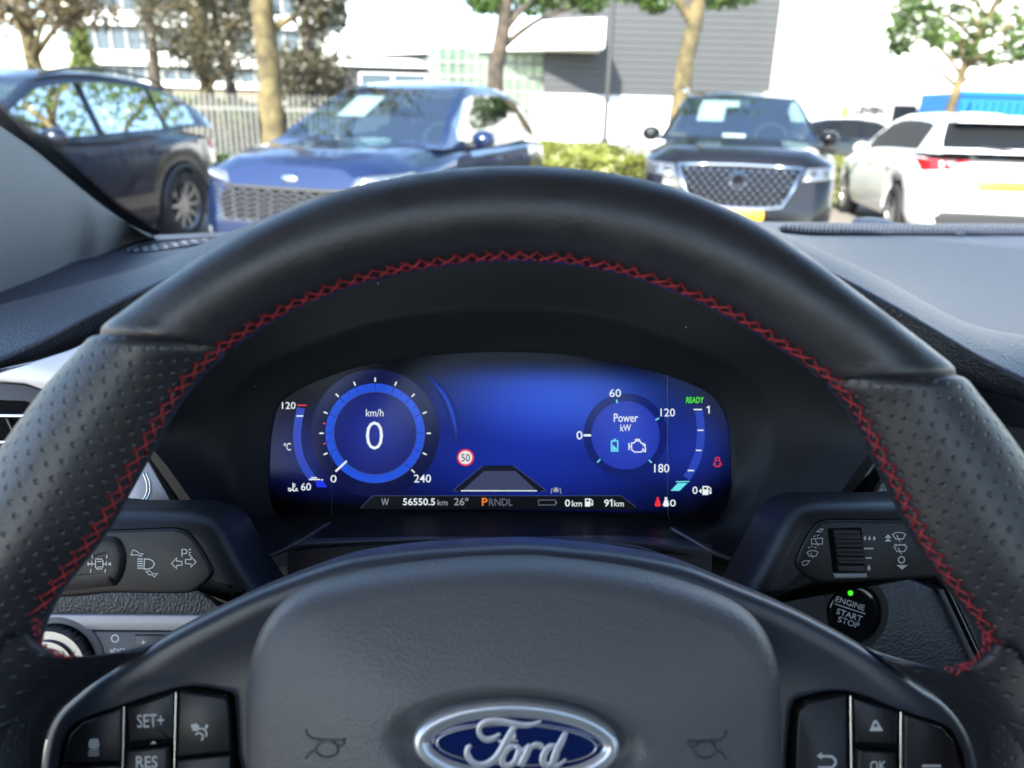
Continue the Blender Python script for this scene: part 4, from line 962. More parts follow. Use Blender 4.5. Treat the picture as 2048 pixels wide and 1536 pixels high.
# ------------------------------------------------------------------ cabin shell
cab = thing('car_cabin', 'grey windscreen pillar with black band and the glass above the dashboard', 'car cabin', Matrix.Translation((0.37, 0.2, 0.0)))
frit_out = [(-150,140,.62),(-60,190,.675),(0,232,.715),(85,294,.775),(154,357,.83),(222,412,.89),(308,457,.96),(345,468,.985)]
frit_in = [(-150,165,.62),(-60,213,.675),(0,255,.715),(68,301,.77),(137,358,.825),(205,413,.885),(273,461,.945),(300,476,.965)]
pil_lo = [(-150,650,.53),(-60,612,.575),(0,584,.62),(85,551,.69),(150,522,.755),(191,514,.80),(245,492,.88),(300,478,.96)]
rI = spl([P(*q) for q in frit_in], 40); rL = spl([D(a, b + 3, -0.174) for a, b, z in pil_lo], 40)
outw = Vector((-0.02, 0.015, 0.0))
rows = [[p + Vector((-0.006, 0.012, 0.004)) for p in rI], rI] + [[a.lerp(b, t) + Vector((0.016, -0.012, 0.010))*(math.sin(math.pi*t)**0.7)*1.1*min(1, (a-b).length/0.12) for a, b in zip(rI, rL)] for t in (0.04, 0.12, 0.25, 0.4, 0.55, 0.7, 0.85, 0.95)] + [[p + Vector((0, 0, -0.03)) for p in rL]]
grid(rows, 'windscreen_pillar', M['pillar'], cab, world=True)
# ceramic band on the glass, breaking up into dots at its edge
fb = bpy.data.materials.new('black_ceramic_band'); fb.use_nodes = True; nt = fb.node_tree; N = nt.nodes; L = nt.links
b = N['Principled BSDF']; b.inputs['Base Color'].default_value = (0.004, 0.004, 0.004, 1); b.inputs['Roughness'].default_value = 0.35
uvn = N.new('ShaderNodeUVMap'); uvn.uv_map = 'UVMap'; sx = N.new('ShaderNodeSeparateXYZ'); L.new(uvn.outputs[0], sx.inputs[0])
vo = N.new('ShaderNodeTexVoronoi'); vo.inputs['Scale'].default_value = 1/0.0024; vo.inputs['Randomness'].default_value = 0; L.new(uvn.outputs[0], vo.inputs['Vector'])
rr_ = N.new('ShaderNodeMapRange'); rr_.inputs[1].default_value = 0.016; rr_.inputs[2].default_value = 0.030; rr_.inputs[3].default_value = 0.75; rr_.inputs[4].default_value = 0.12; L.new(sx.outputs['Y'], rr_.inputs[0])
lt = N.new('ShaderNodeMath'); lt.operation = 'LESS_THAN'; L.new(vo.outputs['Distance'], lt.inputs[0]); L.new(rr_.outputs[0], lt.inputs[1]); L.new(lt.outputs[0], b.inputs['Alpha'])
rO = spl([P(a + 10, b - 12, z) for a, b, z in frit_out], 40)
back = Vector((-0.01, 0.01, 0.002))
rows = []; uv = []; nrow = 6
wdt = [0.0, 0.006, 0.012, 0.018, 0.024, 0.031]
for w in wdt:
    row = [];  s_acc = 0
    for i, (a, c) in enumerate(zip(rI, rO)):
        d = (c-a).normalized(); p = a + d*(w - 0.004) + Vector((-0.002, 0.004, 0.0)); row.append(p)
        if i: s_acc += (rI[i]-rI[i-1]).length
        uv.append((s_acc, w))
    rows.append(row)
grid(rows, 'ceramic_band', fb, cab, world=True, uv=uv)
# windscreen: a curved raked pane from the dash foot to the roof
bl = P(300, 476, .985); tl_dir = (P(-150, 140, .64) - bl).normalized()
XC = 0.40; half = XC - bl.x
rows = []
for j in range(9):
    t = j/8; row = []
    for i in range(33):
        s = -1 + 2*i/32; edge = bl + tl_dir*(0.84*t); hw = (XC - edge.x)
        bulge = 0.36*(1 - abs(s)**2.2)
        row.append(Vector((XC + s*hw, edge.y + 0.012 + bulge*(1-0.25*t), edge.z + 0.006 - 0.012*(1-t) + 0.03*(1-s*s)*t)))
    rows.append(row)
grid(rows, 'windscreen', glass('windscreen_glass', (0.97, 1.0, 0.985), 0.6, 0.97), cab, world=True)
top = rows[-1]
# roof, pillars, doors and seats that shade the cabin
m = MB()
yb = -2.0
r0 = [p + Vector((0, 0, 0.0)) for p in top]; r1 = [Vector((p.x, -0.3, p.z+0.03)) for p in top]; r2 = [Vector((p.x, -1.3, p.z-0.03)) for p in top]; r3 = [Vector((p.x*0.98+0.008, yb, p.z-0.16)) for p in top]
own = mat('own_car_paint', (0.05, 0.06, 0.09), 0.3, metal=0.4, coat=1.0)
r1 = [Vector((p.x, -0.55, p.z+0.03)) for p in top]
grid([r0, r1], 'headliner', M['headliner'], cab, world=True); grid([r2, r3], 'headliner', M['headliner'], cab, world=True)
grid([up(r0, 0.05), up(r1, 0.05)], 'roof_skin', own, cab, world=True, flip=True); grid([up(r2, 0.05), up(r3, 0.05)], 'roof_skin', own, cab, world=True, flip=True)
grid([up(r1, 0.04), up(r2, 0.04)], 'added_skylight', glass('added_skylight_glass', (0.75, 0.8, 0.8), 0.5, 0.9), cab, world=True)  # unseen glass pane added to let more sky light reach the hub
for sg, k in ((-1, 0), (1, -1)):                 # unseen overhangs added along the roof to keep sun off the dash
    a = [r[k] for r in (r0, r1, r2, r3)]; grid([a, [p + Vector((sg*.14, 0, -.02)) for p in a], [p + Vector((sg*.15, 0, .03)) for p in a], [p + Vector((0, 0, .05)) for p in a]], 'added_side_shade', own, cab, world=True)
zc = CAM.z
xl, xr = top[0].x, top[-1].x
m = MB()
for x in (xl-0.09, xr+0.09):
    s = 1 if x > 0 else -1
    if s > 0: m.add([(x, yb, zc-1.05), (x, 1.0, zc-1.05), (x, 1.0, zc-0.20), (x, -0.2, zc-0.24), (x, yb, zc-0.18)], [(0, 1, 2, 3, 4)])
    else: m.add([(x, yb, zc-1.05), (x, -0.35, zc-1.05), (x, -0.35, zc-0.24), (x, yb, zc-0.18)], [(0, 1, 2, 3)])      # the driver's door stands open
    for ya, yt, w in ((-0.12, -0.16, 0.30), (-1.2, -1.35, 0.12)):  # first pillar made extra wide to block sun from the lower left panel
        m.add([(x, ya, zc-0.25), (x, ya-w, zc-0.25), (x-s*0.08, yt-w, top[0].z+0.02), (x-s*0.08, yt, top[0].z+0.02)], [(0, 1, 2, 3)])
m.build('door_panels', M['black'], cab, world=True)
m = MB(); m.add([(xl-.1, yb, zc-1.05), (xr+.1, yb, zc-1.05), (xr+.1, 1.6, zc-1.05), (xl-.1, 1.6, zc-1.05)], [(0, 1, 2, 3)]); m.add([(xl-.1, yb, zc-1.05), (xr+.1, yb, zc-1.05), (xr+.1, yb, zc-0.12), (xl-.1, yb, zc-0.12)], [(0, 1, 2, 3)])
m.build('cabin_floor', M['seat'], cab, world=True)
def seat_back(x):
    o = [(-.25, -.62), (-.26, -.2), (-.22, -.02), (-.13, .03), (-.12, .15), (-.08, .2), (.08, .2), (.12, .15), (.13, .03), (.22, -.02), (.26, -.2), (.25, -.62)]
    f = Frame(Vector((x, -0.42, zc-0.08)), tilt=-18)
    s = link('seat_back', None, cab, MW[cab.name].inverted() @ f.m)
    pillow('seat_cushion', spl([Vector((a, b, 0)) for a, b in o], 60, True), [(0, 1, -0.06), (0, 1, 0.0), (0.02, 1, 0.045), (0.06, 1, 0.06)], M['seat'], s)
seat_back(0.0); seat_back(0.76)
# ================================================================== PARKED CARS
def paint(name, c, metal=0.5, rough=0.28): return mat(name, c, rough, metal=metal, coat=1.0, grain=None, vary=0.12, flake=1500.0)
M['glass_car'] = glass('car_window_glass', (0.60, 0.74, 0.73), 0.32, 0.85)
M['glass_side'] = glass('side_window_glass', (0.45, 0.58, 0.60), 1.5, 0.75)
M['glass_dark'] = glass('tinted_window_glass', (0.10, 0.12, 0.12), 0.7, 0.4)
M['privacy'] = mat('privacy_glass', (0.012, 0.013, 0.014), 0.15, spec=0.22)
M['tyre'] = mat('tyre_rubber', (0.018, 0.018, 0.018), 0.75)
M['alloy'] = mat('alloy_rim', (0.45, 0.45, 0.46), 0.3, metal=0.9)
M['alloy_dark'] = mat('dark_alloy_rim', (0.10, 0.10, 0.11), 0.35, metal=0.8)
M['lamp_glass'] = mat('lamp_lens', (0.24, 0.25, 0.27), 0.08, metal=0.7, coat=1.0)
M['lamp_dark'] = mat('lamp_housing', (0.05, 0.05, 0.055), 0.15, metal=0.4, coat=1.0)
M['lamp_red'] = mat('red_lamp_lens', (0.55, 0.012, 0.012), 0.15, coat=1.0)
M['plastic'] = mat('unpainted_plastic', (0.03, 0.03, 0.031), 0.6)
M['plate_y'] = mat('yellow_plate', (0.85, 0.50, 0.03), 0.4)
M['plate_ink'] = mat('plate_ink', (0.02, 0.02, 0.02), 0.5)
M['paper'] = mat('white_paper', (0.8, 0.8, 0.8), 0.7)
def lerp_tab(tab, y):
    if y <= tab[0][0]: return tab[0][1]
    for (a, p), (b, q) in zip(tab, tab[1:]):
        if y <= b:
            t = (y-a)/(b-a); t2 = t*t*(3-2*t)*0.5 + t*0.5; return p + (q-p)*t2
    return tab[-1][1]

class Car:
    """local axes: x across, y from the nose (0) to the tail (L), z up"""
    def __init__(s, name, label, cat, place, L, W, deck, sh, plan, axles, wr, cabin, paint_, windows, glass_=None, sill=0.24, rim='alloy', group='cars parked around ours'):
        s.L, s.W, s.deck, s.sh, s.plan, s.axles, s.wr = L, W, deck, sh, plan, axles, wr
        (x, y, rot) = place
        s.t = thing(name, label, cat, Matrix.Translation((x, y, 0)) @ Matrix.Rotation(R(rot), 4, 'Z'), group)
        s.paint = paint_; s.sill = sill; s.glass = glass_ or M['glass_car']
        s.cab = cabin; s.build_body(); s.build_cabin(windows); s.build_wheels(rim)
    def hw(s, y): return s.W/2*lerp_tab(s.plan, y)
    def section(s, y):
        w = s.hw(y); zs = lerp_tab(s.sh, y); zd = lerp_tab(s.deck, y); zb = s.sill
        for a in s.axles:
            d = abs(y-a); rr = s.wr + 0.055
            if d < rr: zb = max(zb, s.wr*0.98 + math.sqrt(rr*rr-d*d))
        zb = min(zb, zs-0.12)
        lower = s.sill
        if y < 0.35: lower = s.sill
        return [(w*0.93, zb), (w*0.985, zb + (zs-zb)*0.16), (w*1.0, zb + (zs-zb)*0.45), (w*0.995, zb + (zs-zb)*0.72), (w*0.975, zs-0.035), (w*0.93, zs), (w*0.70, zd), (w*0.35, zd+0.012), (0, zd+0.016)]
    def warp(s, y, z):
        # noses and tails lean in towards the top
        f = max(0, 1-y/0.9); b = max(0, 1-(s.L-y)/0.8)
        return y + f*f*0.55*max(0, z-0.50)**1.6 - b*b*0.45*max(0, z-0.55)**1.6 + f*f*0.10*max(0, 0.42-z) - b*b*0.12*max(0, 0.45-z)
    def build_body(s):
        ys = [0, 0.03, 0.08, 0.15, 0.25]; y = 0.35
        while y < s.L-0.3: ys.append(y); y += 0.075
        ys += [s.L-0.25, s.L-0.15, s.L-0.08, s.L-0.03, s.L]
        rows = []
        for y in ys:
            q = s.section(y); row = [Vector((x, s.warp(y, z), z)) for x, z in q]; row += [Vector((-v.x, v.y, v.z)) for v in row[-2::-1]]
            rows.append(row)
        v = [p for r in rows for p in r]; nc = len(rows[0]); f = []
        for i in range(len(rows)-1):
            for j in range(nc-1): f.append((i*nc+j, i*nc+j+1, (i+1)*nc+j+1, (i+1)*nc+j))
        for base in (0, (len(rows)-1)*nc):
            for k in range(nc//2):
                a, b, c, d = base+k, base+k+1, base+nc-2-k, base+nc-1-k
                f.append((a, b, c, d) if b != c else (a, b, d))
        mk('body', v, f, s.paint, s.t, True, sharp=38)
        m = MB(); m.box((0, s.L/2, 0.36), (s.W*0.80, s.L*0.86, 0.34)); m.build('underbody', M['plastic'], s.t)
    def cab_section(s, y):
        c = s.cab; T = lerp_tab(c['roof'], y); B = lerp_tab(c['belt'], y); H = c['h']
        w0 = min(c['w0'], s.hw(y)*0.96); k = max(0.0, min(1.0, (T-B)/(H-B)))
        w1 = w0 + (c['w1']-w0)*k**0.9
        if T - B < 0.005: T = B + 0.005
        return [(w0, B), (w0 + (w1-w0)*0.10, B+(T-B)*0.10), (w0 + (w1-w0)*0.86, B+(T-B)*0.84), (w1, T-0.03*k), (w1-0.05, T), (w1*0.45, T+0.022*k), (0, T+0.03*k)]
    def build_cabin(s, windows):
        c = s.cab; ys = sorted(set([round(a, 3) for a in c['ys']] + [round(a, 3) for w in windows for a in w]))
        rows = []
        for y in ys:
            q = s.cab_section(y); row = [Vector((x, y, z)) for x, z in q]; row += [Vector((-v.x, v.y, v.z)) for v in row[-2::-1]]; rows.append(row)
        nc = len(rows[0]); v = [p for r in rows for p in r]; bodyf = []; panes = {}
        for i in range(len(ys)-1):
            ym = (ys[i]+ys[i+1])/2
            for j in range(nc-1):
                q = (i*nc+j, i*nc+j+1, (i+1)*nc+j+1, (i+1)*nc+j); jj = min(j, nc-2-j)
                key = None
                if jj in (4, 5):
                    if c['ws'][0] < ym < c['ws'][1]: key = ('windscreen', 0)
                    if c['rw'][0] < ym < c['rw'][1]: key = ('rear_window', 0)
                elif jj == 1:
                    if windows[0][0] < ym < windows[-1][1]: key = ('door_pillar', j > nc/2)
                    for k, (a, b) in enumerate(windows):
                        if a < ym < b: key = ('side_window', k*2 + (j > nc/2))
                (panes.setdefault(key, []) if key else bodyf).append(q)
        mk('cabin_shell', v, bodyf, s.paint, s.t, True, sharp=40)
        for (nm, k), fs in panes.items():
            used = sorted({i for q in fs for i in q}); mp = {a: b for b, a in enumerate(used)}
            mk(nm, [v[i] for i in used], [tuple(mp[i] for i in q) for q in fs], M['gloss'] if nm == 'door_pillar' else c['rg'] if (nm == 'rear_window' and 'rg' in c) else c.get('sg', s.glass) if nm == 'side_window' else s.glass, s.t, True)
        # cabin furniture seen through the glass
        B = lerp_tab(c['belt'], c['ws'][1]); yd = c['ws'][0]+0.25
        m = MB(); m.box((0, yd + 0.25, B-0.10), (c['w0']*1.85, 0.75, 0.2)); m.build('dashboard', M['plastic'], s.t)
        for sx in (-1, 1):
            for y in (c['ws'][1]+0.55, c['ws'][1]+1.45):
                m = MB(); x = sx*s.W*0.2
                m.add([(x-.24, y, B-.5), (x+.24, y, B-.5), (x+.22, y+.14, B+.13), (x+.1, y+.17, B+.16), (x+.1, y+.2, B+.33), (x-.1, y+.2, B+.33), (x-.1, y+.17, B+.16), (x-.22, y+.14, B+.13),
                       (x-.24, y+.14, B-.5), (x+.24, y+.14, B-.5), (x+.22, y+.26, B+.13), (x+.1, y+.28, B+.16), (x+.1, y+.3, B+.33), (x-.1, y+.3, B+.33), (x-.1, y+.28, B+.16), (x-.22, y+.26, B+.13)],
                      [(0,1,2,3,4,5,6,7), (15,14,13,12,11,10,9,8)] + [(i, (i+1) % 8, 8+(i+1) % 8, 8+i) for i in range(8)])
                m.build('seat', M['seat'], s.t)
        m = MB(); x = s.W*0.2; ring = [Vector((x + 0.18*math.cos(a), c['ws'][1]+0.12 + 0.06*math.sin(a), B+0.02 + 0.17*math.sin(a))) for a in [2*math.pi*i/24 for i in range(25)]]
        m.tube(ring, 0.016, 6); m.build('wheel_rim', M['plastic'], s.t, smooth=True)
    def build_wheels(s, rim):
        r = s.wr
        for a in s.axles:
            for sx in (-1, 1):
                x = sx*(s.hw(a)-0.125)
                w = link('wheel', None, s.t, Matrix.Translation((x, a, r)))
                m = MB(); m.lathe([(r*0.68, -0.105), (r*0.90, -0.11), (r*0.985, -0.085), (r, -0.04), (r, 0.04), (r*0.985, 0.085), (r*0.90, 0.11), (r*0.68, 0.105)], 40, 'x'); m.build('tyre', M['tyre'], w, smooth=True, sharp=50)
                m = MB(); m.lathe([(r*0.69, 0.10*sx), (r*0.66, 0.09*sx), (r*0.64, 0.03*sx)], 40, 'x'); 
                for k in range(10):
                    an = 2*math.pi*k/10; d = Vector((0, math.cos(an), math.sin(an))); tn = Vector((0, -math.sin(an), math.cos(an)))
                    p0, p1 = d*0.05, d*r*0.67; wd = 0.022
                    m.add([p0+tn*wd+Vector((0.075*sx,0,0)), p0-tn*wd+Vector((0.075*sx,0,0)), p1-tn*wd*0.7+Vector((0.088*sx,0,0)), p1+tn*wd*0.7+Vector((0.088*sx,0,0)), p0+tn*wd+Vector((0.04*sx,0,0)), p0-tn*wd+Vector((0.04*sx,0,0)), p1-tn*wd*0.7+Vector((0.05*sx,0,0)), p1+tn*wd*0.7+Vector((0.05*sx,0,0))], [(0,1,2,3),(4,7,6,5),(0,4,5,1),(2,6,7,3),(1,5,6,2),(0,3,7,4)])
                m.lathe([(0.0, 0.085*sx), (0.05, 0.082*sx), (0.065, 0.06*sx)], 16, 'x')
                m.build('rim', M[rim], w)
                m = MB(); m.lathe([(0.0, 0.02*sx), (r*0.64, 0.02*sx)], 24, 'x'); m.build('brake_disc', M['lamp_dark'], w)
    def nose_y(s, x, z, tail=False):
        ax = abs(x); lo, hi = 0.0, 1.2
        f = (lambda y: s.hw(s.L-y)) if tail else s.hw
        if ax <= f(0)*0.98: y = 0.0
        else:
            for _ in range(24):
                mid_ = (lo+hi)/2
                if f(mid_)*0.98 < ax: lo = mid_
                else: hi = mid_
            y = hi
        return s.warp(s.L-y, z) if tail else s.warp(y, z)
    def face(s, name, pts, mat_, off=0.012, tail=False, n=8, thick=0.02, parent=None):
        """a panel following the nose (or tail): quad given by 4 corners (x, z), bilinear grid"""
        sg = -1 if not tail else 1; rows = []
        (a, b, c, d) = pts
        for j in range(n+1):
            t = j/n; row = []
            for i in range(n+1):
                u = i/n
                x = (a[0]*(1-u)+b[0]*u)*(1-t) + (d[0]*(1-u)+c[0]*u)*t; z = (a[1]*(1-u)+b[1]*u)*(1-t) + (d[1]*(1-u)+c[1]*u)*t
                e = min(u, 1-u, t, 1-t); row.append(Vector((x, s.nose_y(x, z, tail) + sg*off*(1 if e > 0 else 0.2), z)))
            rows.append(row)
        return grid(rows, name, mat_, parent or s.t, flip=not tail)
    def side(s, name, pts, mat_, sgn=1, off=0.008):
        v = []
        for y, z in pts:
            q = s.section(y); x = q[-1][0]
            for (x0, z0), (x1, z1) in zip(q, q[1:]):
                if z0 <= z <= z1 and z1 > z0: x = x0 + (x1-x0)*(z-z0)/(z1-z0); break
            else: x = q[4][0]
            v.append(Vector((sgn*(x+off), y, z)))
        n = len(v); inn = [Vector((p.x - sgn*0.03, p.y, p.z)) for p in v]
        return mk(name, v+inn, [tuple(range(n))] + [(i, (i+1) % n, n+(i+1) % n, n+i) for i in range(n)], mat_, s.t, False)
    def handles(s, ys, z):
        for sg in (-1, 1):
            for y in ys: s.side('door_handle', [(y, z), (y+.2, z+.005), (y+.2, z+.035), (y, z+.03)], s.paint, sg, 0.03)
    def seams(s, ys, z0, z1):
        for sg in (-1, 1):
            for y in ys: s.side('door_seam', [(y, z0), (y+.008, z0), (y+.008, z1), (y, z1)], M['hole'], sg, 0.002)
    def mirror(s, y, z, cap=None):
        for sg in (-1, 1):
            x = s.W/2*0.94; m = MB()
            m.lathe([(0.02, -0.09), (0.075, -0.075), (0.10, -0.03), (0.105, 0.0), (0.085, 0.03), (0.0, 0.035)], 16, 'y')
            for v in m.v: v.x = v.x*1.05 + sg*(x+0.075); v.y += y+0.05; v.z = v.z*0.78 + z
            m.build('mirror', cap or s.paint, s.t, smooth=True)
            m = MB(); m.box((sg*(x+0.0), y+0.03, z-0.04), (0.12, 0.08, 0.04)); m.build('mirror_arm', M['plastic'], s.t)
    def plate(s, z, tail=False, w=0.52):
        o = s.face('number_plate', [(-w/2, z-.055), (w/2, z-.055), (w/2, z+.055), (-w/2, z+.055)], M['plate_y'], 0.03, tail, 4)
        return o
    def sheet(s, x0, x1, t0, t1, slant=0.0, nm='windscreen_notice'):
        """white paper lying behind the windscreen"""
        c = s.cab; a, b = c['ws']; v = []
        for x, t in ((x0, t0), (x1, t0), (x1+slant, t1), (x0+slant, t1)):
            y = a + (b-a)*t; z = s.cab_section(y); zz = lerp_tab(c['roof'], y); v.append(Vector((x, y+0.035, zz-0.012)))
        w = [p + Vector((0, 0.004, -0.004)) for p in v]
        mk(nm, v+w, [(0,1,2,3), (7,6,5,4), (0,4,5,1), (1,5,6,2), (2,6,7,3), (3,7,4,0)], M['paper'], s.t, False)

def lattice(car, name, x0, x1, z0, z1, pitch, mat_, rowf, wave=False, taper=0.0, tail=False):
    """real bars over a dark grille opening"""
    m = MB(); z = z0; k = 0
    while z <= z1 + 1e-6:
        t = (z-z0)/(z1-z0); sh = taper*(1-t); pts = []
        n = 40
        for i in range(n+1):
            x = (x0+sh) + (x1-x0-2*sh)*i/n; zz = z + (0.35*pitch*math.copysign(min(1, abs(math.sin(i/n*math.pi*rowf))*1.6), math.sin(i/n*math.pi*rowf)) if wave else 0)
            pts.append(Vector((x, car.nose_y(x, zz)-0.028, zz)))
        m.tube(pts, pitch*0.17, 5); z += pitch; k += 1
    return m.build(name, mat_, car.t)

# ---- blue hatchback facing us
blue = Car('blue_hatchback', 'metallic blue hatchback with wavy grille and white sheet behind its windscreen', 'car', (-1.76, 5.9, -18.0), 4.30, 1.88,
    deck=[(0, .93), (.12, .985), (.5, 1.045), (1.15, 1.09), (1.5, 1.10), (3.9, 1.08), (4.15, 1.04), (4.3, .96)], sh=[(0, .86), (.2, .91), (.6, .96), (1.3, 1.02), (2.4, 1.03), (3.6, 1.07), (4.1, 1.05), (4.3, .93)],
    plan=[(0, .66), (.06, .80), (.18, .90), (.45, .965), (.9, .99), (1.6, 1.0), (3.2, 1.0), (3.9, .96), (4.15, .88), (4.3, .70)], axles=(.86, 3.52), wr=.335,
    cabin=dict(h=1.62, w0=.84, w1=.60, rg=M['privacy'], ws=(1.22, 1.98), rw=(3.72, 4.15), ys=[1.05, 1.22, 1.4, 1.6, 1.8, 1.98, 2.2, 2.5, 2.8, 3.1, 3.4, 3.6, 3.72, 3.85, 4.0, 4.15, 4.22], belt=[(1.05, 1.06), (1.3, 1.07), (2.4, 1.06), (3.6, 1.11), (4.22, 1.07)],
        roof=[(1.05, 1.065), (1.22, 1.11), (1.6, 1.34), (1.98, 1.54), (2.3, 1.605), (2.8, 1.62), (3.3, 1.58), (3.72, 1.49), (4.0, 1.29), (4.22, 1.08)]),
    paint_=paint('blue_metallic', (0.011, 0.026, 0.088)), windows=[(1.50, 2.42), (2.50, 3.38), (3.44, 3.72)])
b = blue
b.face('grille_opening', [(-.54, .54), (.54, .54), (.66, .77), (-.66, .77)], M['hole'], 0.016)
lattice(b, 'grille', -.64, .64, .55, .755, .038, mat('grey_grille', (.22, .22, .23), .3, metal=.7), 22, True, 0.06)
b.face('grille_bar', [(-.68, .765), (.68, .765), (.70, .79), (-.70, .79)], M['plastic'], 0.022)
b.face('lower_intake', [(-.60, .27), (.60, .27), (.66, .37), (-.66, .37)], M['hole'], 0.014)
for sg in (-1, 1):
    q = [(sg*.53, .80), (sg*.89, .835), (sg*.91, .92), (sg*.57, .88)]
    if sg < 0: q = [q[1], q[0], q[3], q[2]]
    b.face('headlight', q, M['lamp_glass'], 0.016)
    for k in range(4):
        x = sg*(.60 + .06*k); m = MB(); z = .83 + .011*k; m.lathe([(0.0, -.02), (.014, -.016), (.026, .004)], 14, 'y', (x, b.nose_y(x, z)-.012, z)); m.build('lamp_reflector', M['chrome'], b.t, smooth=True)
    q = [(sg*.70, .36), (sg*.80, .36), (sg*.82, .46), (sg*.71, .46)]
    if sg < 0: q = [q[1], q[0], q[3], q[2]]
    b.face('fog_lamp', q, M['lamp_glass'], 0.016)
m = MB(); m.lathe([(0, -.012), (.04, -.010), (.055, .004)], 24, 'y')
for v in m.v: v.x *= 1.35; v.z *= 0.62; v.z += .845; v.y += b.nose_y(0, .845)-.004
m.build('nose_badge', M['chrome'], b.t, smooth=True)
b.plate(.40); b.handles((2.12, 3.0), .92); b.seams((1.45, 2.46, 3.40), .35, 1.0); b.mirror(1.68, 1.13); b.sheet(-.44, -.16, .42, .86, .05)
m = MB(); m.box((-.16, 2.02, 1.44), (.2, .06, .07)); m.build('inner_mirror', M['plastic'], b.t)

# ---- dark SUV at the left
suv = Car('dark_suv', 'dark blue-grey SUV parked at the far left showing its side windows', 'car', (-5.05, 4.9, -10.5), 4.62, 1.88,
    deck=[(0, .86), (.2, .96), (.7, 1.03), (1.25, 1.08), (4.1, 1.10), (4.4, 1.05), (4.62, .95)], sh=[(0, .82), (.3, .90), (1.0, .97), (2.4, .99), (3.8, 1.06), (4.35, 1.04), (4.62, .90)],
    plan=[(0, .66), (.06, .80), (.2, .91), (.5, .97), (1.0, 1.0), (3.5, 1.0), (4.2, .955), (4.45, .88), (4.62, .72)], axles=(.90, 3.61), wr=.36,
    cabin=dict(h=1.62, w0=.84, w1=.60, sg=M['glass_side'], ws=(1.35, 2.05), rw=(4.05, 4.45), ys=[1.2, 1.35, 1.5, 1.7, 1.9, 2.05, 2.3, 2.6, 2.9, 3.2, 3.5, 3.8, 3.95, 4.05, 4.2, 4.3, 4.45, 4.52], belt=[(1.2, 1.03), (2.2, 1.02), (3.4, 1.07), (4.0, 1.14), (4.52, 1.12)],
        roof=[(1.2, 1.035), (1.35, 1.10), (1.7, 1.34), (2.05, 1.53), (2.4, 1.60), (2.9, 1.62), (3.4, 1.60), (3.8, 1.535), (4.1, 1.42), (4.35, 1.26), (4.52, 1.13)]),
    paint_=paint('dark_blue_grey_metallic', (0.014, 0.019, 0.036)), windows=[(1.58, 2.52), (2.62, 3.50), (3.57, 4.05)])
for sg in (-1, 1):
    m = MB(); m.tube([Vector((sg*.63, y, lerp_tab(suv.cab['roof'], y)+.03)) for y in (2.15, 2.5, 2.9, 3.3, 3.7, 4.0)], .016, 6); m.build('roof_rail', M['plastic'], suv.t, smooth=True)
    q = [(sg*.60, .92), (sg*.87, .90), (sg*.86, 1.02), (sg*.62, 1.03)]
    if sg > 0: q = [q[1], q[0], q[3], q[2]]
    suv.face('tail_lamp', q, M['lamp_red'], .02, True)
    suv.side('side_tail_lamp', [(4.25, .93), (4.47, .93), (4.45, 1.0), (4.25, 1.0)], M['lamp_red'], sg, .01)
    suv.side('chrome_line', [(1.6, 1.005), (3.3, 1.03), (3.3, 1.045), (1.6, 1.02)], M['plastic'], sg, .0)
    suv.side('sill_strip', [(1.4, .30), (3.1, .30), (3.1, .40), (1.4, .40)], M['plastic'], sg, .012)
    for a in suv.axles:
        m = MB(); m.tube([Vector((sg*(suv.hw(a)+.004), a + .405*math.cos(t), .36 + .405*math.sin(t))) for t in [math.pi*i/18 for i in range(19)]], .028, 6); m.build('arch_trim', M['plastic'], suv.t, smooth=True)
    q = [(sg*.55, .76), (sg*.87, .80), (sg*.86, .90), (sg*.6, .86)]
    if sg < 0: q = [q[1], q[0], q[3], q[2]]
    suv.face('headlight', q, M['lamp_glass'], 0.016)
suv.handles((2.2, 3.15), .90); suv.seams((1.5, 2.57, 3.52), .42, .98); suv.mirror(1.8, 1.08)
suv.face('grille_opening', [(-.5, .55), (.5, .55), (.55, .78), (-.55, .78)], M['hole'], 0.016)

# ---- black SUV with the wide chrome grille
blk = Car('black_suv', 'black SUV facing us with a wide chrome-framed grille and yellow plate', 'car', (2.04, 7.35, -13.5), 4.55, 1.88,
    deck=[(0, 1.0), (.10, 1.05), (.4, 1.10), (1.2, 1.16), (4.0, 1.12), (4.3, 1.06), (4.55, .95)], sh=[(0, .93), (.2, .98), (.8, 1.05), (2.4, 1.07), (3.8, 1.10), (4.55, .95)],
    plan=[(0, .74), (.06, .85), (.2, .93), (.5, .98), (1.0, 1.0), (3.6, 1.0), (4.2, .95), (4.55, .72)], axles=(.92, 3.64), wr=.355,
    cabin=dict(h=1.66, w0=.84, w1=.61, rg=M['privacy'], ws=(1.28, 1.98), rw=(3.95, 4.4), ys=[1.12, 1.28, 1.45, 1.65, 1.85, 1.98, 2.3, 2.7, 3.1, 3.5, 3.8, 3.95, 4.15, 4.4, 4.46], belt=[(1.12, 1.13), (3.4, 1.14), (4.46, 1.16)],
        roof=[(1.12, 1.135), (1.28, 1.18), (1.65, 1.41), (1.98, 1.59), (2.3, 1.65), (2.8, 1.67), (3.4, 1.64), (3.95, 1.55), (4.25, 1.33), (4.46, 1.17)]),
    paint_=mat('black_metallic', (0.006, 0.006, 0.007), 0.10, coat=0.0, spec=0.45), windows=[(1.55, 2.46), (2.55, 3.42), (3.5, 3.95)])
k = blk
k.face('grille_opening', [(-.40, .60), (.40, .60), (.54, .94), (-.54, .94)], M['hole'], 0.014)
m = MB(); pitch = .074; j = 0; z = .625
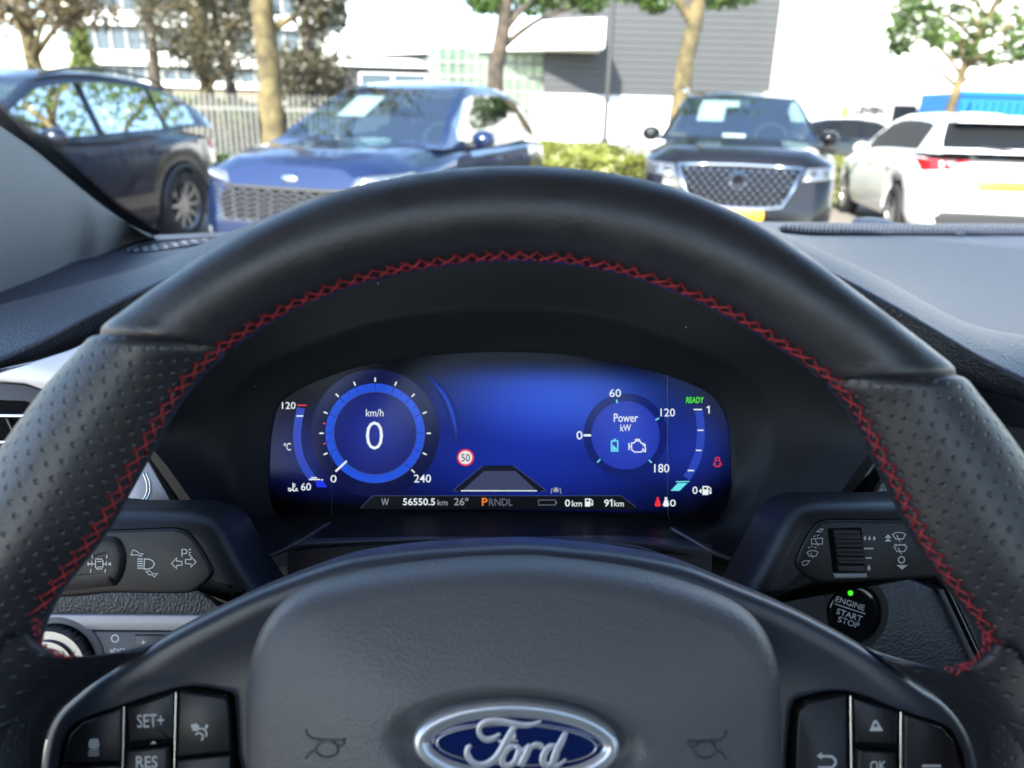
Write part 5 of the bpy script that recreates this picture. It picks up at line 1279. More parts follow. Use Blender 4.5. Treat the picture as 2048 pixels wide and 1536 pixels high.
while z < .93:
    n = int((.40 + .14*(z-.60)/.33)*2/pitch); half_ = (.39 + .14*(z-.60)/.33)
    for i in range(-n, n+1):
        x = (i + .5*(j % 2))*pitch
        if abs(x) > half_: continue
        y = k.nose_y(x, z)-.022
        m.add([(x-.031, y, z), (x, y, z-.018), (x+.031, y, z), (x, y, z+.018), (x, y-.022, z)], [(0, 1, 4), (1, 2, 4), (2, 3, 4), (3, 0, 4)])
    z += .040; j += 1
m.build('grille_studs', M['satinchrome'], k.t)
fr = [(-.56, .945), (-.30, .955), (0, .96), (.30, .955), (.56, .945), (.50, .78), (.41, .60), (.25, .585), (0, .58), (-.25, .585), (-.41, .60), (-.50, .78), (-.56, .945)]
m = MB(); m.tube([Vector((x, k.nose_y(x, z)-.024, z)) for x, z in fr], .017, 6); m.build('grille_frame', M['chrome'], k.t, smooth=True)
m = MB(); m.lathe([(0, -.03), (.07, -.028), (.082, -.01), (.082, .02)], 8, 'y', (0, k.nose_y(0, .82)-.02, .82)); m.build('nose_badge', M['chrome'], k.t, sharp=30, smooth=True)
me = textmesh('MG', .02); me.materials.append(M['hole'])
o = link('badge_lettering', me, k.t, Matrix.Translation((-.045, k.nose_y(0, .82)-.0535, .798)) @ Matrix.Rotation(R(90), 4, 'X') @ Matrix.Diagonal((.066, .066, 1, 1)))
for sg in (-1, 1):
    q = [(sg*.57, .83), (sg*.885, .86), (sg*.88, .97), (sg*.60, .95)]
    if sg < 0: q = [q[1], q[0], q[3], q[2]]
    k.face('headlight', q, M['lamp_glass'], .016)
    for i in range(2):
        x = sg*(.66 + .11*i); m = MB(); m.lathe([(0, -.02), (.02, -.016), (.035, .004)], 16, 'y', (x, k.nose_y(x, .905)-.014, .905)); m.build('lamp_projector', M['lamp_dark'], k.t, smooth=True)
    m = MB(); m.tube([Vector((x, k.nose_y(x, z)-.016, z)) for x, z in ((sg*.60, .40), (sg*.66, .46), (sg*.80, .46), (sg*.82, .40), (sg*.72, .375), (sg*.60, .40))], .012, 6); m.build('fog_lamp_frame', M['chrome'], k.t, smooth=True)
    q = [(sg*.64, .40), (sg*.79, .40), (sg*.79, .445), (sg*.66, .445)]
    if sg < 0: q = [q[1], q[0], q[3], q[2]]
    k.face('fog_lamp', q, M['lamp_glass'], .012)
    m = MB(); m.tube([Vector((sg*.64, y, lerp_tab(k.cab['roof'], y)+.035)) for y in (2.1, 2.4, 2.9, 3.4, 3.8)], .018, 6); m.build('roof_rail', M['satinchrome'], k.t, smooth=True)
k.plate(.53); k.mirror(1.72, 1.19); k.handles((2.2, 3.1), .96); k.seams((1.5, 2.5, 3.45), .4, 1.04)
k.sheet(-.46, -.18, .38, .80, .02); k.sheet(-.42, -.02, .78, .93, .0, 'toll_sticker')
k.face('lower_intake', [(-.5, .26), (.5, .26), (.56, .36), (-.56, .36)], M['hole'], .012)
m = MB(); m.box((0, 2.02, 1.54), (.2, .06, .07)); m.build('inner_mirror', M['plastic'], k.t)

# ---- white estate seen from behind
wht = Car('white_hatchback', 'white car seen from behind with dark rear window and red tail lamps', 'car', (6.22, 13.35, 180-9.5), 4.40, 1.84,
    deck=[(0, .78), (.15, .86), (.5, .94), (1.15, 1.0), (3.9, 1.0), (4.25, .98), (4.4, .90)], sh=[(0, .74), (.3, .84), (1.3, .95), (3.6, 1.02), (4.2, 1.0), (4.4, .90)],
    plan=[(0, .66), (.06, .80), (.2, .91), (.5, .97), (1.0, 1.0), (3.5, 1.0), (4.05, .95), (4.3, .86), (4.4, .74)], axles=(.88, 3.52), wr=.33,
    cabin=dict(h=1.50, w0=.81, w1=.58, rg=M['privacy'], sg=M['privacy'], ws=(1.25, 2.0), rw=(3.98, 4.30), ys=[1.1, 1.25, 1.45, 1.7, 2.0, 2.3, 2.7, 3.1, 3.5, 3.8, 3.98, 4.08, 4.2, 4.30, 4.36], belt=[(1.1, .98), (3.4, 1.03), (4.36, 1.06)],
        roof=[(1.1, .985), (1.25, 1.04), (1.6, 1.26), (2.0, 1.43), (2.4, 1.49), (2.9, 1.50), (3.5, 1.47), (3.98, 1.40), (4.2, 1.20), (4.36, 1.07)]),
    paint_=paint('white_paint', (0.78, 0.78, 0.77), 0.0, 0.35), windows=[(1.55, 2.46), (2.54, 3.42), (3.48, 3.80)])
k = wht
for sg in (-1, 1):
    q = [(sg*.50, .88), (sg*.86, .86), (sg*.87, 1.0), (sg*.62, .97)]
    if sg > 0: q = [q[1], q[0], q[3], q[2]]
    k.face('tail_lamp', q, M['lamp_red'], .02, True)
    k.side('side_tail_lamp', [(4.02, .88), (4.27, .88), (4.25, .99), (3.95, 1.0)], M['lamp_red'], sg, .01)
k.plate(.72, True); k.mirror(1.72, 1.02); k.handles((2.2, 3.1), .86); k.seams((1.5, 2.5, 3.45), .36, .95)
k.face('rear_diffuser', [(-.62, .27), (.62, .27), (.70, .42), (-.70, .42)], M['plastic'], .02, True)
m = MB(); m.box((0, 4.06, 1.415), (1.05, .22, .03)); m.build('roof_spoiler', k.paint, k.t)
m = MB(); m.tube([Vector((-.05, 4.34, 1.10)), Vector((.28, 4.30, 1.13))], .012, 6); m.build('rear_wiper', M['plastic'], k.t)

# ---- dark car far behind
far = Car('dark_car', 'small dark car far back between the black SUV and the white car', 'car', (10.4, 20.0, 96), 4.25, 1.78,
    deck=[(0, .78), (.3, .88), (1.15, .98), (3.9, 1.0), (4.25, .9)], sh=[(0, .74), (.4, .84), (1.3, .93), (3.6, .99), (4.25, .88)],
    plan=[(0, .68), (.1, .84), (.4, .96), (1.0, 1.0), (3.5, 1.0), (4.05, .93), (4.25, .74)], axles=(.85, 3.45), wr=.32,
    cabin=dict(h=1.46, w0=.78, w1=.57, rg=M['privacy'], sg=M['privacy'], ws=(1.25, 2.0), rw=(3.8, 4.1), ys=[1.1, 1.25, 1.5, 1.75, 2.0, 2.4, 2.8, 3.2, 3.6, 3.8, 4.0, 4.1, 4.16], belt=[(1.1, .96), (4.16, 1.02)],
        roof=[(1.1, .965), (1.25, 1.02), (1.6, 1.24), (2.0, 1.41), (2.5, 1.46), (3.1, 1.45), (3.8, 1.34), (4.16, 1.03)]),
    paint_=paint('dark_grey_metallic', (0.02, 0.022, 0.026)), windows=[(1.5, 2.4), (2.5, 3.35), (3.42, 3.75)])
far.handles((2.1, 3.0), .84); far.mirror(1.7, 1.02)
# ================================================================== THE PLACE OUTSIDE
def noisy(name, c1, c2, scale, rough=0.9, bump_=None, c3=None):
    m = mat(name, c1, rough, grain=bump_); N = m.node_tree.nodes; L = m.node_tree.links
    tc = N.new('ShaderNodeTexCoord'); t = N.new('ShaderNodeTexNoise'); t.inputs['Scale'].default_value = scale; t.inputs['Detail'].default_value = 6; L.new(tc.outputs['Object'], t.inputs['Vector'])
    r = N.new('ShaderNodeValToRGB'); r.color_ramp.elements[0].position = .35; r.color_ramp.elements[1].position = .65; r.color_ramp.elements[0].color = (*c1, 1); r.color_ramp.elements[1].color = (*c2, 1)
    L.new(t.outputs['Fac'], r.inputs[0]); L.new(r.outputs[0], N['Principled BSDF'].inputs['Base Color']); return m
def brick_ground():
    m = mat('clay_paving', (.3, .24, .18), .85); N = m.node_tree.nodes; L = m.node_tree.links
    tc = N.new('ShaderNodeTexCoord'); b = N.new('ShaderNodeTexBrick'); b.inputs['Scale'].default_value = 5; b.inputs['Color1'].default_value = (.20, .175, .15, 1); b.inputs['Color2'].default_value = (.26, .225, .185, 1); b.inputs['Mortar'].default_value = (.09, .085, .08, 1); b.inputs['Mortar Size'].default_value = .015
    L.new(tc.outputs['Object'], b.inputs['Vector']); L.new(b.outputs['Color'], N['Principled BSDF'].inputs['Base Color']); return m
m = MB(); m.poly([(-900, -900, 0), (900, -900, 0), (900, 900, 0), (-900, 900, 0)]); o = m.build('ground', noisy('ground_soil', (.10, .10, .07), (.14, .13, .09), .4)); tag(o, kind='structure', label='flat ground around the parking place')
m = MB(); m.poly([(-40, -30, .004), (40, -30, .004), (40, 24, .004), (-40, 24, .004)]); o = m.build('pavement', brick_ground()); tag(o, kind='structure', label='brick paving of the parking place')

# foliage
def leafmat(name, c, tr=0.45):
    m = bpy.data.materials.new(name); m.use_nodes = True; nt = m.node_tree; N = nt.nodes; L = nt.links; N.clear()
    out = N.new('ShaderNodeOutputMaterial'); d = N.new('ShaderNodeBsdfDiffuse'); t = N.new('ShaderNodeBsdfTranslucent'); g = N.new('ShaderNodeBsdfGlossy'); g.inputs['Roughness'].default_value = .4
    tc = N.new('ShaderNodeTexCoord'); nz = N.new('ShaderNodeTexNoise'); nz.inputs['Scale'].default_value = 2.3; nz.inputs['Detail'].default_value = 4; L.new(tc.outputs['Object'], nz.inputs['Vector'])
    r = N.new('ShaderNodeValToRGB'); r.color_ramp.elements[0].position = .35; r.color_ramp.elements[1].position = .65; r.color_ramp.elements[0].color = (*[x*.6 for x in c], 1); r.color_ramp.elements[1].color = (*[min(1, x*1.5) for x in c], 1); L.new(nz.outputs['Fac'], r.inputs[0])
    for s in (d, t): L.new(r.outputs[0], s.inputs[0])
    a = N.new('ShaderNodeMixShader'); a.inputs[0].default_value = tr; L.new(d.outputs[0], a.inputs[1]); L.new(t.outputs[0], a.inputs[2])
    b = N.new('ShaderNodeMixShader'); b.inputs[0].default_value = .06; L.new(a.outputs[0], b.inputs[1]); L.new(g.outputs[0], b.inputs[2]); L.new(b.outputs[0], out.inputs[0]); return m
M['bark'] = noisy('bark', (.055, .045, .022), (.19, .145, .065), 4.0, .9, (.05, .02)); M['bark_dark'] = noisy('dark_bark', (.035, .028, .022), (.10, .075, .055), 6.0, .9, (.05, .02))
M['leaf_green'] = leafmat('green_leaf', (.10, .17, .035)); M['leaf_dark'] = leafmat('copper_leaf', (.075, .068, .032), .45); M['leaf_lime'] = leafmat('lime_leaf', (.17, .21, .05)); M['leaf_brown'] = leafmat('olive_brown_leaf', (.12, .09, .045))
M['leaf_hedge'] = leafmat('hedge_leaf', (.24, .26, .05)); M['leaf_hedge_dark'] = leafmat('dark_hedge_leaf', (.055, .10, .03))
def leaves(rng, centres, n, size):
    v = []; f = []; 
    for i in range(n):
        c, rad = centres[rng.randrange(len(centres))]
        d = Vector((rng.gauss(0, 1), rng.gauss(0, 1), rng.gauss(0, 1))); d.normalize(); p = c + Vector((d.x*rad[0], d.y*rad[1], d.z*rad[2]))*(rng.random()**0.45)
        a = Vector((rng.gauss(0, 1), rng.gauss(0, 1), rng.gauss(0, .7))).normalized(); b = a.cross(Vector((rng.gauss(0, 1), rng.gauss(0, 1), rng.gauss(0, 1)))).normalized()
        s = size*rng.uniform(.6, 1.3); k = len(v)
        v += [p - a*s*.5, p + b*s*.28, p + a*s*.5, p - b*s*.28]; f.append((k, k+1, k+2, k+3))
    return v, f
def tree(name, label, base, trunk, clumps, nleaf, lsize, leaf, bark, seed, r0, group='trees round the parking place', twigs=3):
    """trunk: list of (dx, dy, z); clumps: list of ((dx, dy, z), (rx, ry, rz))"""
    rng = random.Random(seed); t = thing(name, label, 'tree', Matrix.Translation((base[0], base[1], 0)), group)
    m = MB(); H = trunk[-1][2]; pts = spl([Vector(p) for p in trunk], 26)
    pts = [p + Vector((rng.uniform(-1, 1), rng.uniform(-1, 1), 0))*r0*.10 for p in pts]
    m.tube(pts, [max(.03, r0*(1.0 - .72*p.z/H) + .12*r0*math.exp(-p.z*2.5)) for p in pts], 12)
    m.build('trunk', bark, t, smooth=True)
    m = MB(); cs = []
    for c, rad in clumps:
        c = Vector(c); cs.append((c, rad)); s = max([p for p in pts if p.z < c.z-.2] or [pts[len(pts)//2]], key=lambda p: p.z - .35*(p-c).length); s = min((p for p in pts if p.z <= max(pts[0].z+1, c.z)), key=lambda p: abs(p.z-(c.z-.5*math.hypot(c.x-p.x, c.y-p.y))))
        mid = s.lerp(c, .5) + Vector((rng.uniform(-.2, .2), rng.uniform(-.2, .2), rng.uniform(.0, .3)))
        m.tube(spl([s, mid, c], 8), [r0*.30*(1-i/9) + .012 for i in range(8)], 6)
        for q in range(twigs):
            e = c + Vector((rng.uniform(-1, 1)*rad[0], rng.uniform(-1, 1)*rad[1], rng.uniform(-.8, .8)*rad[2])); m.tube([mid.lerp(c, rng.random()), e], [.022, .008], 5)
    m.build('limbs', bark, t, smooth=True)
    v, f = leaves(rng, cs, nleaf, lsize); mk('crown', v, f, leaf, t, False)
    return t
def at(px, y, py=230):                                   # ground spot seen in image column px, y metres ahead
    d = ray(px, py); return (d.x/d.y*y, y)
def clump(px, py, y, rx, ry, rz, base):
    p = CAM + ray(px, py)*(y/ray(px, py).y); return ((p.x-base[0], p.y-base[1], p.z), (rx, ry, rz))
rng0 = random.Random(3)
def auto(base, zc, rr, n, spread): return [((rng0.uniform(-spread, spread), rng0.uniform(-spread, spread), zc + rng0.uniform(-.35, .6)*rr), (rr*rng0.uniform(.35, .6),)*3) for _ in range(n)]

b_ = at(545, 14)
tree('plane_tree', 'thick pale trunk in front of the white picket fence', b_, [(0, 0, 0), (0, 0, 1.6), (-.05, 0, 3.4), (-.1, .1, 6), (0, .1, 9)], [clump(640, 15, 14.5, .5, .8, .5, b_), clump(600, -60, 14.5, 1.0, 1.0, .6, b_), clump(470, -70, 14.5, 1.0, 1.0, .6, b_)] + auto(b_, 6.5, 2.4, 9, 2.0), 5200, .16, M['leaf_dark'], M['bark'], 1, .235)
# copper-leaved trees in a row behind the fence
for i, (px, y, lab) in enumerate(((415, 23, 'dark copper-leaved tree left of the pale trunk'), (462, 26, 'second copper-leaved tree close beside the pale trunk'), (318, 27, 'thin copper-leaved tree in front of the office block'))):
    b_ = at(px, y); r_ = random.Random(40+i)
    cl = [clump(px + r_.uniform(-85, 85)*(1 if i < 2 else .6), r_.uniform(-150, 120 if i < 2 else 30), y + r_.uniform(-1.5, 1.5), r_.uniform(.5, 1.0), .9, r_.uniform(.5, 1.0), b_) for _ in range(20)]
    tree('copper_tree', lab, b_, [(0, 0, 0), (.05, 0, 1.5), (0, .1, 4), (.1, 0, 7)], cl, 6500 if i < 2 else 3400, .13, M['leaf_dark'], M['bark_dark'] if i else M['bark'], 50+i, .22)
b_ = at(625, 21); r_ = random.Random(77)
tree('copper_tree', 'dark copper-leaved tree right of the pale trunk, drooping to the fence', b_, [(0, 0, 0), (.05, 0, 1.5), (-.1, .1, 4), (0, 0, 7)], [clump(625 + r_.uniform(-55, 55), r_.uniform(-120, 190), 21 + r_.uniform(-1, 1), r_.uniform(.4, .8), .8, r_.uniform(.4, .8), b_) for _ in range(22)], 6500, .14, M['leaf_dark'], M['bark_dark'], 78, .16)
b_ = at(92, 19); r_ = random.Random(5)
tree('forked_tree', 'yellow-lit forked tree above the dark SUV at the far left', b_, [(0, 0, 0), (-.05, 0, 1.8), (-.15, 0, 3.2), (-.2, .1, 7)], [clump(60 + r_.uniform(-120, 120), r_.uniform(-150, 40), 19 + r_.uniform(-1.5, 1.5), .7, .8, .5, b_) for _ in range(16)] + [clump(118, 20, 19, .3, .3, .6, b_)], 3000, .17, M['leaf_brown'], M['bark'], 6, .22)
b_ = at(182, 30)
tree('conical_tree', 'slim yellow-green conical tree before the office block', b_, [(0, 0, 0), (0, 0, 1.5), (0, 0, 4.4)], [((0, 0, 1.2+.42*k), (1.05-.12*k, 1.05-.12*k, .5)) for k in range(8)], 3200, .17, M['leaf_lime'], M['bark_dark'], 7, .1)
b_ = at(997, 16)
tree('street_tree', 'dark trunk rising behind the blue hatchback', b_, [(0, 0, 0), (-.05, 0, 1.5), (-.05, 0, 2.2), (.1, 0, 3.2), (.12, .1, 4.5), (.2, 0, 7)], [clump(1060, 5, 16.5, .5, .6, .25, b_), clump(1130, -5, 16.3, .55, .6, .28, b_), clump(1180, 0, 16.3, .4, .6, .25, b_), clump(970, 8, 16, .35, .4, .2, b_), clump(940, -30, 16, .5, .6, .3, b_)] + auto(b_, 6, 2.2, 9, 1.9), 4600, .14, M['leaf_green'], M['bark_dark'], 8, .20)
b_ = at(1358, 14)
tree('street_tree', 'yellow-lit mossy trunk behind the black SUV', b_, [(0, 0, 0), (0, 0, 1.2), (.02, 0, 2.2), (.13, 0, 3.0), (.18, .1, 4.5), (.2, 0, 7)], [clump(1440, -4, 14.3, .35, .5, .2, b_), clump(1310, 2, 14, .3, .4, .2, b_), clump(1480, -25, 14.5, .5, .5, .3, b_), clump(1270, -30, 14.2, .5, .5, .3, b_)] + auto(b_, 5.8, 2.0, 9, 1.8), 4600, .13, M['leaf_green'], M['bark'], 9, .185)
b_ = at(1890, 19); r_ = random.Random(9)
tree('leafy_tree', 'bright green leafy tree against the white wall at the right', b_, [(0, 0, 0), (.1, 0, 1.8), (.35, 0, 3.2), (.75, 0, 4.3), (1.2, .1, 6)], [clump(px_, py_, 19 + r_.uniform(-.5, .5), rx_, .6, rz_, b_) for px_, py_, rx_, rz_ in ((1810, 30, .38, .35), (1850, 50, .3, .45), (1835, 5, .5, .3), (1905, 20, .6, .4), (1880, 75, .3, .25), (1960, 55, .5, .4), (2010, 40, .5, .4), (2040, 75, .4, .3), (1930, 100, .25, .25), (1990, -20, .8, .4), (1890, -40, .9, .5), (2080, 20, .7, .5), (1970, 118, .3, .2), (1795, 60, .3, .3), (1800, 95, .15, .2), (2045, 110, .35, .25))], 3000, .15, M['leaf_green'], M['bark'], 10, .13)
# hedges and verge
def hedge(name, label, cat, x0, x1, y0, y1, h, n, leaf, seed, size=.085, kind=None, wob=.12):
    rng = random.Random(seed); v = []; f = []
    t = thing(name, label, cat, Matrix.Translation(((x0+x1)/2, (y0+y1)/2, 0)), None, kind)
    for i in range(n):
        x = rng.uniform(x0, x1); y = rng.uniform(y0, y1); hh = h*(1 + wob*2*(noise.noise(Vector((x*.9, y*.9, seed)))) ); z = hh*(1-rng.random()**2.2*.95)
        p = Vector((x - (x0+x1)/2, y - (y0+y1)/2, z)); a = Vector((rng.gauss(0, 1), rng.gauss(0, 1), rng.gauss(.4, .8))).normalized(); b = a.cross(Vector((rng.gauss(0, 1), rng.gauss(0, 1), rng.gauss(0, 1)))).normalized(); s = size*rng.uniform(.6, 1.4); k = len(v)
        v += [p-a*s*.6, p+b*s*.3, p+a*s*.6, p-b*s*.3]; f.append((k, k+1, k+2, k+3))
    mk('foliage', v, f, leaf, t, False)
    m = MB(); m.box((0, 0, h*.36), ((x1-x0)*.96, (y1-y0)*.7, h*.72)); m.build('inner_growth', M['bark_dark'], t)
    return t
hx0, hx1 = at(1065, 12.5)[0], at(1330, 12.5)[0]
hedge('hedge', 'sunlit yellow-green hedge between the blue and the black car', 'hedge', hx0, hx1, 12.0, 14.0, .76, 17000, M['leaf_hedge'], 21, wob=.28)
hx0, hx1 = at(1610, 12.5)[0], at(1760, 12.5)[0]
hedge('hedge', 'short piece of hedge between the black SUV and the white car', 'hedge', hx0, hx1, 13.0, 14.2, .78, 6000, M['leaf_hedge'], 22)
hx0, hx1 = at(380, 11.5)[0], at(580, 11.5)[0]
hedge('hedge', 'green hedge at the foot of the picket fence', 'hedge', hx0-.6, hx1, 11.6, 13.0, .62, 9000, M['leaf_hedge_dark'], 23)
hx0, hx1 = at(-200, 24)[0], at(640, 24)[0]
hedge('shrub_row', 'long band of green shrubs under the copper trees', 'shrubs', hx0, hx1, 24.5, 27, 1.5, 11000, M['leaf_lime'], 24, .17)

# ---- picket fence: every pale its own piece
def fence(label, xa, ya, xb, yb_, h, n, w=.045, group=None):
    t = thing('picket_fence', label, 'fence', Matrix.Translation((xa, ya, 0)), group)
    d = Vector((xb-xa, yb_-ya, 0)); ang = math.atan2(d.y, d.x); Lh = d.length
    me = bpy.data.meshes.new('pale'); v = [(-w/2, -.012, .06), (w/2, -.012, .06), (w/2, -.012, h-.05), (0, -.012, h), (-w/2, -.012, h-.05)]; v += [(a, .012, c) for a, b, c in v]
    me.from_pydata(v, [], [(0,1,2,3,4), (9,8,7,6,5)] + [(i, 5+i, 5+(i+1) % 5, (i+1) % 5) for i in range(5)]); me.materials.append(M['white_paint'])
    for i in range(n):
        p = d*(i/(n-1)); link('pale', me, t, Matrix.Translation((p.x, p.y, random.uniform(-.01, .01))) @ Matrix.Rotation(ang, 4, 'Z'))
    rt_ = Matrix.Rotation(ang, 3, 'Z')
    for z in (.3, h*.82):
        m = MB(); m.box(d/2 + rt_ @ Vector((0, .035, 0)) + Vector((0, 0, z)), (Lh, .04, .06), rt_); m.build('rail', M['white_paint'], t)
    return t
M['white_paint'] = mat('white_painted_metal', (.24, .24, .225), .5)
xa, xb = at(310, 15.4)[0], at(690, 16.0)[0]
fence('white picket fence behind the blue hatchback and the pale trunk', xa, 15.4, xb, 16.2, 1.62, 36, .034)
xa, xb = at(1040, 17)[0], at(1300, 17)[0]
fence('low white picket fence behind the sunlit hedge', xa, 17.0, xb, 17.2, .98, 28, .034)

# ---- buildings
def bm(name, c, rough=.7, vary=0): return mat(name, c, rough, vary=vary)
M['wall_white'] = bm('white_wall_panel', (.80, .80, .78)); M['clad'] = bm('grey_cladding', (.060, .061, .065), .5); M['clad_edge'] = bm('cladding_joint', (.03, .03, .033)); M['win_green'] = mat('green_tinted_glazing', (.13, .20, .15), .12, metal=.3, coat=1.0); M['win_blue'] = mat('blue_tinted_glazing', (.06, .085, .11), .25)
def pt(px, py, y):
    d = ray(px, py); return CAM + d*(y/d.y)
YH = 40.0
hall = thing('industrial_hall', 'long grey clad hall with white plinth, white beam and glazed bay', 'building', Matrix.Translation((pt(1300, 200, YH).x, YH, 0)))
def bx(name, mt, parent, px0, px1, y, z0, z1, depth, dy=0.0):
    x0, x1 = at(px0, y)[0], at(px1, y)[0]
    if x0 > x1: x0, x1 = x1, x0
    m = MB(); m.box(((x0+x1)/2, y+depth/2+dy, (z0+z1)/2), (x1-x0, depth, z1-z0)); return m.build(name, mt, parent, world=True)
zz = lambda px, py, y: pt(px, py, y).z
zb = 2.35
bx('plinth', M['wall_white'], hall, 1060, 1545, YH, 0, zb, 6)
k = 0; z = zb
while z < 9.6:
    bx('cladding_panel', M['clad'], hall, 1085, 1541, YH, z+.012, z+.285, 5.8, .03 - .0); z += .30; k += 1
bx('wall_core', M['clad_edge'], hall, 1085.5, 1540.5, YH, zb+.002, 9.55, 5.6, .10)
# white beam that projects to the left
x1_ = at(1200, 37)[0]; x0_ = at(640, 46)[0]
ztop, zbot = zz(1200, 35, 37), zz(1200, 96, 37)
m = MB(); m.add([(x0_, 47, zbot), (x1_, 37, zbot), (x1_, 42, zbot), (x0_, 52, zbot), (x0_, 47, ztop), (x1_, 37, ztop), (x1_, 42, ztop), (x0_, 52, ztop)], [(0,1,5,4),(1,2,6,5),(2,3,7,6),(3,0,4,7),(0,3,2,1),(4,5,6,7)]); m.build('white_beam', M['wall_white'], hall, world=True)
me = textmesh('N', .01); me.materials.append(M['clad']); xx = at(1185, 37.2)[0]
# glazed bay: panes and bars
gx0, gx1 = at(868, 43)[0], at(1084, 40.5)[0]
ncol, nrow = 12, 5; z0g, z1g = zz(1000, 232, 41)*0+1.15, zbot+.15
for i in range(ncol):
    for j in range(nrow):
        xa = gx0 + (gx1-gx0)*i/ncol; xb = gx0 + (gx1-gx0)*(i+1)/ncol; za = z0g + (z1g-z0g)*j/nrow; zc_ = z0g + (z1g-z0g)*(j+1)/nrow
        m = MB(); m.box(((xa+xb)/2, 41.1, (za+zc_)/2), (xb-xa-.10, .05, zc_-za-.12)); m.build('pane', M['win_green'], hall, world=True)
for i in range(ncol+1):
    m = MB(); m.box((gx0 + (gx1-gx0)*i/ncol, 41.05, (z0g+z1g)/2), (.09, .16, z1g-z0g)); m.build('mullion', M['white_paint'], hall, world=True)
for j in range(nrow+1):
    m = MB(); m.box(((gx0+gx1)/2, 41.06, z0g + (z1g-z0g)*j/nrow), (gx1-gx0, .12, .10)); m.build('transom', M['white_paint'], hall, world=True)
m = MB(); m.box(((gx0+gx1)/2, 41.9, (z1g)/2), (gx1-gx0, 1.4, z1g)); m.build('bay_core', M['wall_white'], hall, world=True)
# big white wall at the right
whall = thing('white_hall', 'plain white hall filling the right background', 'building', Matrix.Translation((pt(1800, 200, 38).x, 38, 0)))
bx('wall', M['wall_white'], whall, 1541.5, 2900, YH-.6, 0, 13, 8)
# low grey building
low = thing('low_building', 'low grey building with white flat roof behind the blue hatchback', 'building', Matrix.Translation((pt(760, 170, 44).x, 44, 0)))
bx('wall', M['clad'], low, 655, 866, 44, 0, zz(760, 134, 44), 7)
bx('roof_band', M['wall_white'], low, 640, 872, 44, zz(760, 134, 44)+.01, zz(760, 118, 44), 7.6, -.4)
for a, c_ in ((725, 785), (790, 852)): bx('window', M['win_blue'], low, a, c_, 44, zz(760, 170, 44), zz(760, 148, 44), .2, -.08); 
for a, c_ in ((722, 788), (787, 855)): bx('window_frame', M['wall_white'], low, a, c_, 44, zz(760, 172, 44), zz(760, 146, 44), .1, -.04)
# far office block with bands of windows
YO = 75
off = thing('office_block', 'tall pale office block with rows of windows behind the trees', 'building', Matrix.Translation((pt(260, 150, YO).x, YO, 0)))
z = 1.2; x0_, x1_ = at(150, YO)[0], at(640, YO)[0]
m = MB(); m.box(((x0_+x1_)/2, YO+6.5, 14), (x1_-x0_, 12, 28)); m.build('core', M['win_blue'], off, world=True)
fl = 0
while fl < 8:
    zf = 1.5 + fl*3.25
    m = MB(); m.box(((x0_+x1_)/2, YO+.1, zf+.55), (x1_-x0_+.6, .9, 1.15)); m.build('floor_band', M['wall_white'], off, world=True)
    if fl < 4:
        nwin = 16
        for i in range(nwin):
            xa = x0_ + (x1_-x0_)*(i+.06)/nwin; xb = x0_ + (x1_-x0_)*(i+.90)/nwin
            m = MB(); m.box(((xa+xb)/2, YO+.35, zf+2.2), (xb-xa, .12, 1.95)); m.build('window', M['win_blue'], off, world=True)
            m = MB(); m.box((xb+.11*(x1_-x0_)/nwin*.5, YO+.3, zf+2.2), (.22, .3, 2.05)); m.build('pier', M['white_paint'], off, world=True)
    fl += 1
bk = thing('brown_building', 'long low brown building with white roof edge beyond the shrubs', 'building', Matrix.Translation((pt(300, 180, 50).x, 50, 0)))
bx('wall', bm('brown_wall', (.15, .125, .085)), bk, -200, 640, 50, 0, 2.4, 5)
bx('roof_edge', M['wall_white'], bk, -210, 645, 50, 2.41, 2.75, 5.4, -.2)

# lamp post
lp = thing('lamp_post', 'thin dark lamp post in front of the grey hall', 'lamp post', Matrix.Translation((*at(1212, 15.5), 0)))
m = MB(); m.tube([Vector((0, 0, 0)), Vector((0, 0, 1.0)), Vector((.01, 0, 6.2))], [.065, .05, .035], 10); m.build('pole', M['plastic'], lp, smooth=True)
m = MB(); m.lathe([(.05, 6.1), (.10, 6.2), (.16, 6.35), (.02, 6.5)], 14, 'z'); m.build('lamp_head', M['plastic'], lp, smooth=True)
m = MB(); m.box((0, 0, .5), (.14, .14, .9)); m.build('foot_box', M['plastic'], lp)

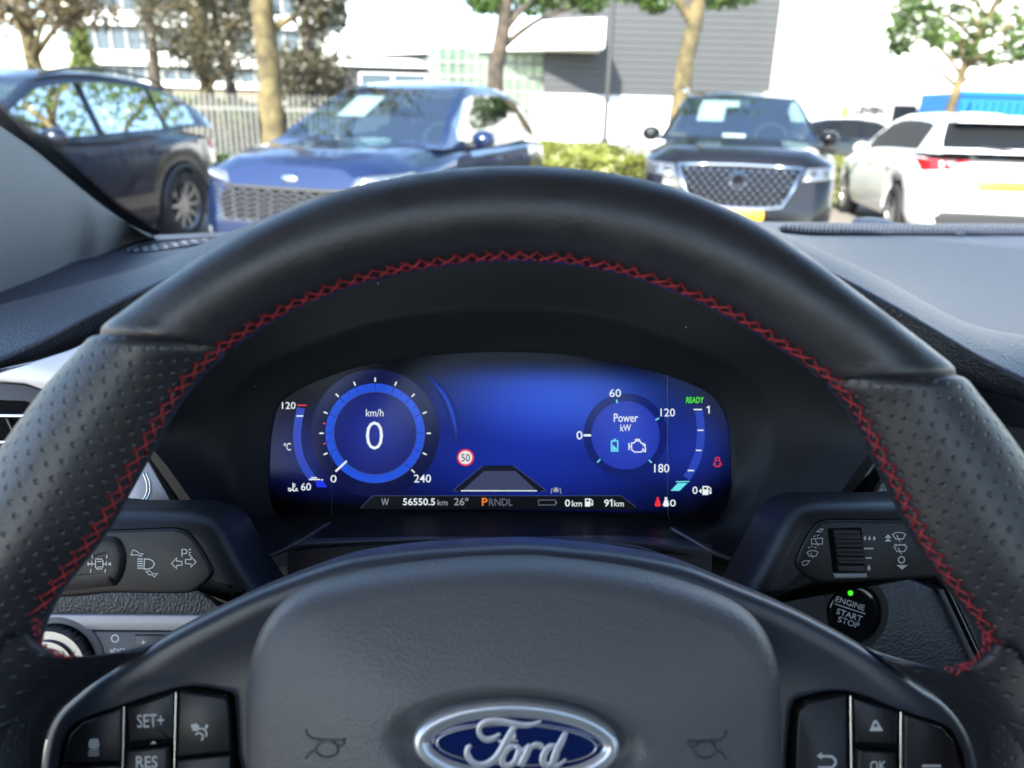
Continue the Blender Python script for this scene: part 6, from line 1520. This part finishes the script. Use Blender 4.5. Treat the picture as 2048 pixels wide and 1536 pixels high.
# white van with lettering
yv = 27.0; vx0, vx1 = at(1672, yv)[0], at(1880, yv)[0]
van = thing('delivery_van', 'white delivery van with dark lettering parked before the white hall', 'van', Matrix.Translation((vx0, yv, 0)))
vw = vx1-vx0; hv = zz(1750, 200, yv)
side = [(0, .35), (0, hv-.1), (.08, hv), (vw*.60, hv), (vw*.76, hv-.02), (vw*.90, 1.25), (vw*1.10, 1.05), (vw*1.16, .80), (vw*1.16, .35)]
m = MB(); n = len(side); m.add([(x, 0, z) for x, z in side] + [(x, 1.95, z) for x, z in side], [tuple(range(n))[::-1], tuple(range(n, 2*n))] + [(i, (i+1) % n, n+(i+1) % n, n+i) for i in range(n)]); m.build('van_body', mat('van_white', (.42, .42, .41), .45), van)
m = MB(); m.poly([(vw*.54, -.012, 1.30), (vw*.865, -.012, 1.30), (vw*.75, -.012, hv-.14), (vw*.54, -.012, hv-.14)]); m.add([(vw*.54, -.002, 1.30), (vw*.865, -.002, 1.30), (vw*.75, -.002, hv-.14), (vw*.54, -.002, hv-.14)], [(0, 1, 2, 3)]); m.build('cab_window', M['privacy'], van)
m = MB(); m.poly([(vw*.765, .1, hv-.05), (vw*.765, 1.85, hv-.05), (vw*.905, 1.85, 1.28), (vw*.905, .1, 1.28)]); m.build('windscreen', M['glass_dark'], van)
for x in (vw*.22, vw*.92):
    m = MB(); m.lathe([(0, -.03), (.2, -.03), (.22, -.05), (.34, -.05), (.34, .2)], 24, 'y', (x, 0, .34)); m.build('van_wheel', M['tyre'], van)
me = textmesh('LEVEN', .06); xs = [v.co.x for v in me.vertices]; ys_ = [v.co.y for v in me.vertices]; me.materials.append(mat('sign_grey', (.005, .005, .005), .8, spec=.1))
sx_ = vw*.28/(max(xs)-min(xs)); sz_ = .26/(max(ys_)-min(ys_)); link('lettering', me, van, Matrix.Translation((vw*.17, -.008, hv-.44)) @ Matrix.Rotation(R(90), 4, 'X') @ Matrix.Diagonal((sx_, sz_, 1, 1)))
m = MB(); m.poly([(vw*.05, -.008, hv-.65), (vw*.11, -.008, hv-.60), (vw*.10, -.008, hv-.16), (vw*.05, -.008, hv-.28)]); m.build('yellow_logo', mat('logo_yellow', (.42, .38, .01), .5), van)
# blue container
yc = 24.0; cx0, cx1 = at(1915, yc)[0], at(2300, yc)[0]; hc = zz(1980, 186, yc)
con = thing('blue_container', 'bright blue container showing above the white car', 'container', Matrix.Translation((cx0, yc, 0)))
m = MB(); m.box(((cx1-cx0)/2, 1.2, hc/2+.05), (cx1-cx0, 2.4, hc-.1)); m.build('box', mat('container_blue', (.008, .13, .42), .45), con)
for i in range(24): m = MB(); m.box(((cx1-cx0)*(i+.5)/24, -.03, hc/2), ((cx1-cx0)/48, .06, hc-.5)); m.build('rib', mat('container_blue', (.008, .13, .42), .45) if i == 0 else bpy.data.materials['container_blue'], con)
m = MB(); m.box(((cx1-cx0)/2, -.02, hc-.02), (cx1-cx0+.1, .12, .14)); m.build('top_rail', bpy.data.materials['container_blue'], con)
